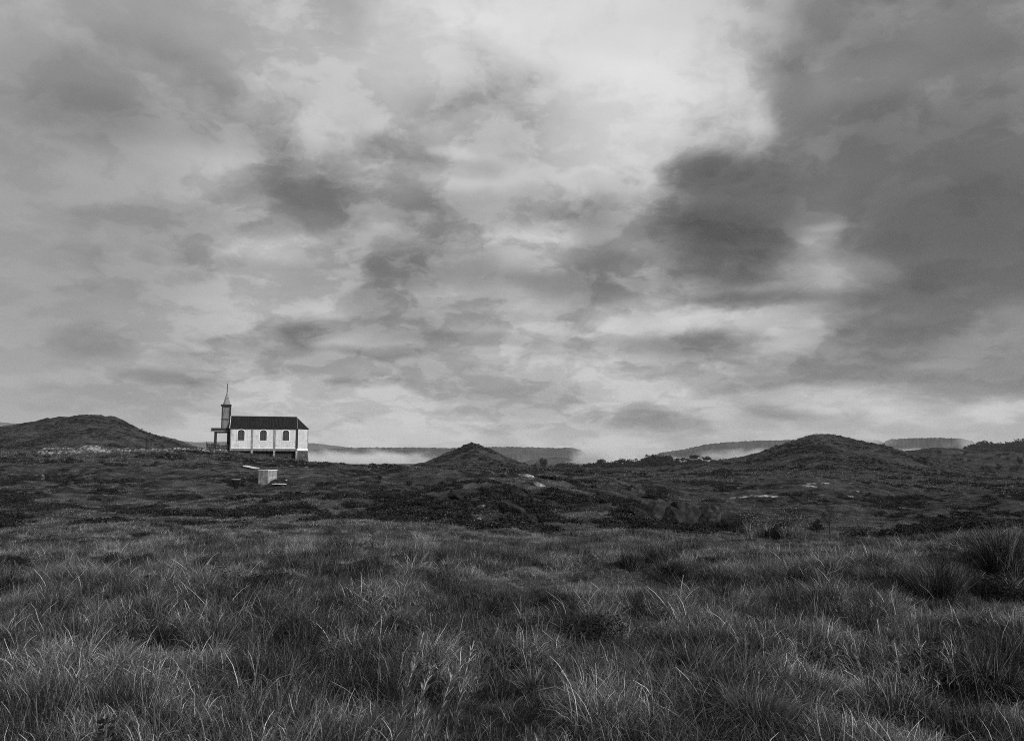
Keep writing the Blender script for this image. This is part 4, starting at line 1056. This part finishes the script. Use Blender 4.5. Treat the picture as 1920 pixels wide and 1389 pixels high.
bush(1205, 891, 22, 6, 'low scrub bush on the pale flat, left of two', 18, n=400, y0=120)
bush(1180, 887, 14, 5, 'very small bush on the pale flat', 19, n=300, y0=120)
bush(1115, 903, 18, 5, 'flat dark bush in the hollow behind the knoll', 20, n=300, y0=100)
for i, (px_, row, w, h, lb) in enumerate(((90, 899, 40, 10, 'dark thicket low on the left slope beside the white stones'), (30, 908, 60, 16, 'wide dark thicket at the left edge of the slope'),
        (60, 962, 130, 22, 'long dark thicket in the left foreground slope'), (215, 958, 60, 12, 'dark low thicket right of the long left one'))):
    bush(px_, row, w, h, lb, 30 + i, 'heath', 2500, y0=38, stems=False)
for i, (px_, row, w, h, lb) in enumerate(((200, 1062, 60, 34, 'dark leafy shrub in the left meadow, left of two'), (262, 1066, 60, 32, 'dark leafy shrub in the left meadow, right of two'),
        (20, 1068, 60, 36, 'dark leafy shrub at the left edge of the meadow'), (285, 1098, 26, 26, 'small dark shrub below the pair in the left meadow'),
        (236, 1086, 60, 14, 'low dark shrub under the pair in the left meadow'), (1520, 1046, 90, 18, 'low dark shrub patch in the right meadow below the boulder'),
        (1340, 1060, 40, 20, 'low black shrub right of the grassy hollow'))):
    bush(px_, row, w * 1.35, h * .7, lb, 50 + i, 'heath', 2600, y0=6, size=.013, stems=True)
# sapling
sp = hit(1556, 1004, 33, 90); s = mpp(sp.y); sap = empty('sapling', sp); tag(sap, 'thin dark sapling with a loose crown at the edge of the hollow', 'tree')
mb = MB(); H_ = 58 * s; mb.cyl((0, 0, -.2), (.05, 0, H_ * .5), .05, .035, 7); mb.cyl((.05, 0, H_ * .5), (-.03, 0, H_), .035, .01, 6)
for k in range(9):
    z_ = H_ * R.uniform(.3, .9); a = R.uniform(0, 6.28); mb.cyl((.03, 0, z_), (.03 + math.cos(a) * .45, math.sin(a) * .45, z_ + .3), .015, .005, 5)
mb.build('trunk', M['bark'], sap)
v, f = leaves(1500, .72, .72, H_ * .42, .03, 77, 26, .3, 0); v[:, 2] += H_ * .6; mobj('crown', np_mesh('crown', v, f), M['leaf'], sap)

def tree_meshes(seed, kind):
    g = random.Random(seed); mb = MB()
    th_ = .45 if kind != 'flat' else .62
    mb.cyl((0, 0, -.06), (.015, 0, th_), .035, .022, 7); mb.cyl((.015, 0, th_), (0, 0, .85), .022, .006, 6)
    for k in range(7):
        a = g.uniform(0, 6.28); z_ = g.uniform(.3, .62); l_ = g.uniform(.15, .3)
        mb.cyl((.01, 0, z_), (.01 + math.cos(a) * l_, math.sin(a) * l_, z_ + g.uniform(.1, .25)), .012, .004, 5)
    bmesh.ops.recalc_face_normals(mb.bm, faces=mb.bm.faces)
    tm = bpy.data.meshes.new('trunk'); mb.bm.to_mesh(tm); mb.bm.free(); tm.materials.append(M['bark'])
    if kind == 'flat': v, f = leaves(700, .5, .5, .24, .055, seed, 14, .34, 0); v[:, 2] += .74
    elif kind == 'low': v, f = leaves(1100, .55, .52, .46, .055, seed, 20, .38, 0); v[:, 2] += .48
    else: v, f = leaves(1100, .42, .42, .42, .05, seed, 20, .38, 0); v[:, 2] += .54
    v[:, 2] = np.maximum(v[:, 2], 0)
    cm = np_mesh('crown', v, f); cm.materials.append(M['tree'])
    return tm, cm
TM = {k: [tree_meshes(s0 + i * 3, k) for i in range(3)] for k, s0 in (('tall', 10), ('low', 40), ('flat', 70))}
def tree(px, top, hpx, Y, kind, label, wf=1.0, group=None):
    zt = at(px, top, Y).z; s = mpp(Y)
    x = at(px, top, Y).x; zg_ = h1(x, Y); H = max(zt - zg_, hpx * s * .8)
    t = empty('tree', (x, Y, zg_ - .1), R.uniform(0, 6.28)); tag(t, label, 'tree', group)
    tm, cm = TM[kind][R.randrange(3)]
    for nm, me in (('trunk', tm), ('crown', cm)):
        o = mobj(nm, me, None, t); o.scale = (H * wf, H * wf, H)
    return t
BELT = 'trees of the far belt'
named = [(1018, 857.5, 20, 600, 'tall', 'tallest round topped tree at the left of the far belt', 1.25),
 (1004, 868, 10, 600, 'tall', 'slim small tree just left of the tallest belt tree', .8),
 (1050, 864, 14, 600, 'low', 'broad tree, first one right of the tallest belt tree', 1.3),
 (1128, 857.5, 18, 590, 'tall', 'high ragged tree standing out in the middle of the belt', 1.2),
 (1169, 857, 18, 590, 'low', 'wide crowned tree right of the ragged middle one', 1.4),
 (1186, 859, 12, 590, 'low', 'rounded tree beside the wide crowned one', 1.2),
 (1226, 850, 18, 590, 'low', 'highest tree on the swell of the belt', 1.3),
 (1254, 849.5, 18, 560, 'tall', 'upright dark tree near the right end of the belt', 1.0),
 (1262, 859, 14, 540, 'low', 'dark tree standing lower in front of the upright one', 1.1),
 (1302, 852, 12, 560, 'flat', 'flat topped tree apart to the right of the belt', 1.4),
 (1325, 855, 10, 560, 'flat', 'small spreading tree right of the flat topped one', 1.3)]
for px_, top, hp_, Y_, kd, lb, wf in named: tree(px_, top, hp_, Y_, kd, lb, wf, BELT)
sky_pts = [(985, 872), (1000, 870), (1035, 872), (1062, 866), (1070, 865), (1080, 868), (1095, 867.5), (1103, 866), (1112, 868), (1120, 862), (1140, 862), (1148, 863), (1158, 862),
           (1177, 860), (1196, 861), (1205, 859), (1214, 854), (1221, 852), (1233, 851), (1240, 852), (1247, 856), (1270, 857), (1280, 857), (1290, 857), (1312, 858), (1335, 859), (1350, 860)]
for px_, top in sky_pts:
    tree(px_, top + R.uniform(-.7, .7), 8, R.uniform(585, 640), R.choice(['low', 'low', 'tall']), 'rounded dark tree of the far belt along the skyline', 1.35, BELT)
for k in range(60):
    px_ = R.uniform(1036, 1345); sk = np.interp(px_, [q[0] for q in sky_pts], [q[1] for q in sky_pts])
    tree(px_, sk + R.uniform(5, 9), 7, R.uniform(520, 580), 'low', 'low dark tree in the lower rank of the far belt', 1.4, BELT)
for px_ in range(1288, 1350, 7): tree(px_, 861.5, 7, 545, 'low', 'low dark tree filling the gap under the flat topped trees', 1.5, BELT)
WH = 'trees on the wooded rise at the right edge'
wpts = [(1800, 850), (1808, 845), (1814, 841), (1820, 837), (1826, 832), (1833, 827.5), (1840, 825.5), (1847, 828), (1853, 829), (1860, 826), (1868, 826.5), (1876, 828), (1884, 828), (1892, 825), (1898, 823), (1906, 825), (1914, 823), (1920, 821), (1930, 820), (1942, 820), (1955, 819)]
for px_, top in wpts:
    tree(px_, top, 9, R.uniform(850, 900), 'low', 'rounded dark tree on the skyline of the wooded rise', 1.35, WH)
for k in range(60):
    px_ = R.uniform(1806, 1960); sk = np.interp(px_, [q[0] for q in wpts], [q[1] for q in wpts])
    tree(px_, sk + R.uniform(4, 19), 8, R.uniform(740, 840), 'low', 'dark tree on the near face of the wooded rise', 1.4, WH)
for k, (px_, row) in enumerate(((1800, 863), (1790, 858), (1818, 866), (1855, 862), (1872, 858), (1885, 853), (1845, 848), (1700, 843), (1697, 842), (1812, 852), (1890, 862), (1760, 850))):
    bush(px_, row, R.uniform(9, 18), R.uniform(4, 7), 'small dim bush scattered over the far pasture', 120 + k, 'tree', 200, y0=300, group='bushes over the far pasture', stems=False)

# ------------------------------------------------------------------ tussocks and tall stems one can tell apart
def tussock(px, row, wpx, hpx, label, seed, mat='tuss', stiff=False, n=900, y0=4.5, fine=1.0):
    p = hit(px, row, y0, 60); s = mpp(p.y); w, h = wpx * s, hpx * s
    n = int(n * 1.35)
    if stiff: v, f = blades(n, w * .22, h * .6, h * 1.12, .0055 * fine, .34, .28, seed, 4)
    else: v, f = join([blades(n, w * .24, h * .7, h * 1.5, .0055 * fine, .5, 1.25, seed, 5), blades(n // 3, w * .3, h * .4, h * .9, .007, .9, .9, seed + 1, 4)])
    o = mobj('grass_tussock', np_mesh('grass_tussock', v, f), M[mat]); o.location = p
    return tag(o, label, 'tussock')
TS = [
 (1880, 1062, 120, 88, 'tallest stiff rush clump at the right edge rising above the skyline of the meadow', 'paletuss', True, 1500),
 (1760, 1115, 170, 75, 'wide fountain shaped rush clump right of the middle meadow', 'tuss', True, 1700),
 (1490, 1090, 90, 40, 'dome shaped pale tussock below the low dark shrub patch', 'tuss', False, 1000),
 (1350, 1125, 50, 45, 'small upright rush clump right of the two bald humps', 'rush', True, 500),
 (1235, 1065, 70, 60, 'dark rush clump behind the right bald hump', 'rush', True, 900),
 (1180, 1068, 60, 45, 'black rush clump between and behind the two bald humps', 'rush', True, 700),
 (955, 1060, 50, 45, 'dark upright clump left of the bald humps', 'rush', True, 600),
 (400, 1225, 150, 60, 'black arching tussock in the left foreground, broadest one', 'rush', False, 1700),
 (300, 1215, 90, 60, 'dark arching tussock left of the broadest one', 'rush', False, 1000),
 (90, 1160, 140, 50, 'dark arching tussock at the left edge', 'rush', False, 1400),
 (215, 1260, 110, 50, 'pale sided tussock in the lower left foreground', 'tuss', False, 1200),
 (1300, 1275, 130, 75, 'dark hollow tussock with bright arching blades right of centre', 'tuss', False, 1700),
 (1420, 1370, 190, 95, 'large bright bladed tussock at the bottom, sweeping to the left', 'pale', False, 1700),
 (1680, 1350, 240, 80, 'big dense pale tussock at the lower right', 'paletuss', False, 2600),
 (1860, 1300, 130, 80, 'dark tussock at the lower right edge', 'rush', False, 1200),
 (1190, 1130, 70, 35, 'small dark clump on the right bald hump slope', 'rush', True, 500),
 (780, 1080, 80, 45, 'grey tussock left of the hollow in the mid meadow', 'tuss', False, 800),
 (540, 1070, 80, 34, 'dark low tussock in the mid left meadow', 'rush', False, 800),
 (740, 1170, 90, 35, 'pale flattened tussock in the centre foreground', 'pale', False, 700),
 (1120, 1170, 80, 45, 'grey arching tussock in the centre below the bald humps', 'tuss', False, 900),
 (640, 1290, 130, 50, 'arching tussock in the lower centre left', 'tuss', False, 1200),
 (1000, 1300, 110, 50, 'loose tussock in the lower centre', 'tuss', False, 1100),
 (60, 1330, 120, 60, 'loose tussock in the bottom left corner', 'tuss', False, 1100)]
for i, (px_, row, w, h, lb, mt, st, nn) in enumerate(TS): tussock(px_, row, w, h, lb, 2000 + i * 5, mt, st, nn, y0=4.2)
# seed stems: base bearing, top point, distance
def stem_plant(px_base, px_top, row_top, Y, label, seed, plume=0, bl=.05, k_stems=1, spread=.04, mat='grass', rad=.0026):
    p = on(px_base, Y); tp_ = at(px_top, row_top, Y) - p; g = np.random.default_rng(seed)
    o = empty('seed_grass', p); tag(o, label, 'grass')
    for q in range(k_stems):
        off = Vector((g.uniform(-spread, spread), g.uniform(-spread, spread), 0)); k_ = 1 - .1 * q * g.uniform(.5, 1)
        top = Vector((tp_.x * k_ + g.normal(0, .03) * q, tp_.y, tp_.z * k_))
        P = [off + Vector((top.x * t ** 1.7, top.y * t, top.z * (1 - (1 - t) ** 1.08))) for t in np.linspace(0, 1, 8)]
        mb = MB()
        for a_, b_ in zip(P, P[1:]): mb.cyl(a_, b_, rad, rad * .85, 5)
        st = mb.build('stem', M[mat], o)
        if plume:
            vv, ff = [], []; c = 0
            for j in range(plume):
                t = g.uniform(.5, 1.0) ; i_ = min(int(t * 7), 6); a_ = P[i_].lerp(P[i_ + 1], t * 7 - i_)
                ax_ = (P[i_ + 1] - P[i_]).normalized()
                az_ = g.uniform(0, 6.28); l_ = bl * (1.5 - t) * g.uniform(.5, 1.4)
                d = (Vector((math.cos(az_), math.sin(az_), 0)) * .42 + ax_).normalized()
                w = d.orthogonal()  .normalized() * .0012; b_ = a_ + d * l_; dr = Vector((0, 0, -.12 * l_))
                m_ = (a_ + b_) / 2
                vv += [a_ - w * .3, a_ + w * .3, m_ + w, m_ - w, b_ + w * .6 + dr, b_ - w * .6 + dr]; ff += [(c, c + 1, c + 2, c + 3), (c + 3, c + 2, c + 4, c + 5)]; c += 6
            mobj('plume', np_mesh('plume', np.array([list(x) for x in vv]), np.array(ff)), M[mat], st)
    return o
stem_plant(768, 868, 1205, 2.3, 'tall feathery grass plume leaning right near the bottom centre, right one of two', 5, 280, .06, 3, .05, 'tuss', .0016)
stem_plant(690, 790, 1195, 2.5, 'tall feathery grass plume leaning right near the bottom centre, left one of two', 6, 260, .06, 3, .05, 'tuss', .0016)
for i, (pb, pt, rt, Y_, lb) in enumerate(((716, 714, 1155, 4.6, 'thin straight seed stem just left of the feathery plumes'),
    (1634, 1642, 1160, 4.4, 'tallest thin straight seed stem over the big pale tussock'), (1560, 1548, 1190, 4.6, 'thin seed stem left of the tallest one'),
    (1592, 1598, 1195, 4.7, 'short seed stem between two taller ones'), (1700, 1722, 1170, 4.6, 'branching seed stem right of the tallest one'),
    (1800, 1786, 1140, 4.8, 'long pale stem standing near the right edge'), (1770, 1764, 1200, 4.7, 'bent pale stem left of the long one at the right edge'),
    (1664, 1676, 1205, 4.5, 'slender seed stem close to the tallest one'), (1480, 1492, 1215, 4.6, 'slender seed stem at the left of the seed stem group'))):
    stem_plant(pb, pt, rt, Y_, lb, 40 + i, 60, .04, 1, .01, 'pale', .0022)
# dark leafy weed spike at the bottom left
wp = on(237, 3.1); wz = at(237, 1346, 3.1).z - wp.z
wd = empty('weed', wp); tag(wd, 'dark leafy weed spike at the bottom edge left of centre', 'plant')
mb = MB(); mb.cyl((0, 0, -.05), (0, 0, wz * .97), .008, .004, 6); mb.build('stem', M['rush'], wd)
g = np.random.default_rng(9); vv, ff = [], []
for j in range(240):
    t = g.uniform(.25, 1); z_ = wz * t; a = g.uniform(0, 6.28); r_ = .045 * (1.25 - t * .8)
    c = Vector((math.cos(a) * r_ * g.uniform(.2, 1), math.sin(a) * r_ * g.uniform(.2, 1), z_)); d = Vector((math.cos(a), math.sin(a), g.uniform(-.1, .8))).normalized(); w = d.orthogonal().normalized()
    l_ = .03 * g.uniform(.6, 1.3); k = len(vv)
    vv += [c, c + d * l_ * .5 + w * l_ * .22, c + d * l_, c + d * l_ * .5 - w * l_ * .22]; ff.append((k, k + 1, k + 2, k + 3))
mobj('foliage', np_mesh('foliage', np.array([list(x) for x in vv]), np.array(ff)), M['leaf'], wd)
# pale reed plumes behind the dark squarish boulder
for i, (px_, row, n_) in enumerate(((1404, 1010, 1), (1412, 1008, 1), (1418, 1009, 1), (1425, 1010, 1), (1432, 1010, 1), (1440, 1011, 1), (1470, 1012, 1), (1478, 1010, 1), (1488, 1011, 1), (1496, 1011, 1), (1506, 1012, 1))):
    p = hit(px_, row, 26, 60); s = mpp(p.y)
    v, f = blades(60, .10, .5, .85, .016, .16, .35, 3000 + i, 4)
    v *= 1.0 if i < 6 else .85
    o = mobj('reed_clump', np_mesh('reed_clump', v, f), M['pale']); o.location = p
    tag(o, 'pale upright reed clump in the row left of the black squarish boulder' if i < 6 else 'pale short reed clump in the row right of the black squarish boulder', 'reeds', 'pale reeds beside the black boulder left' if i < 6 else 'pale reeds beside the black boulder right')
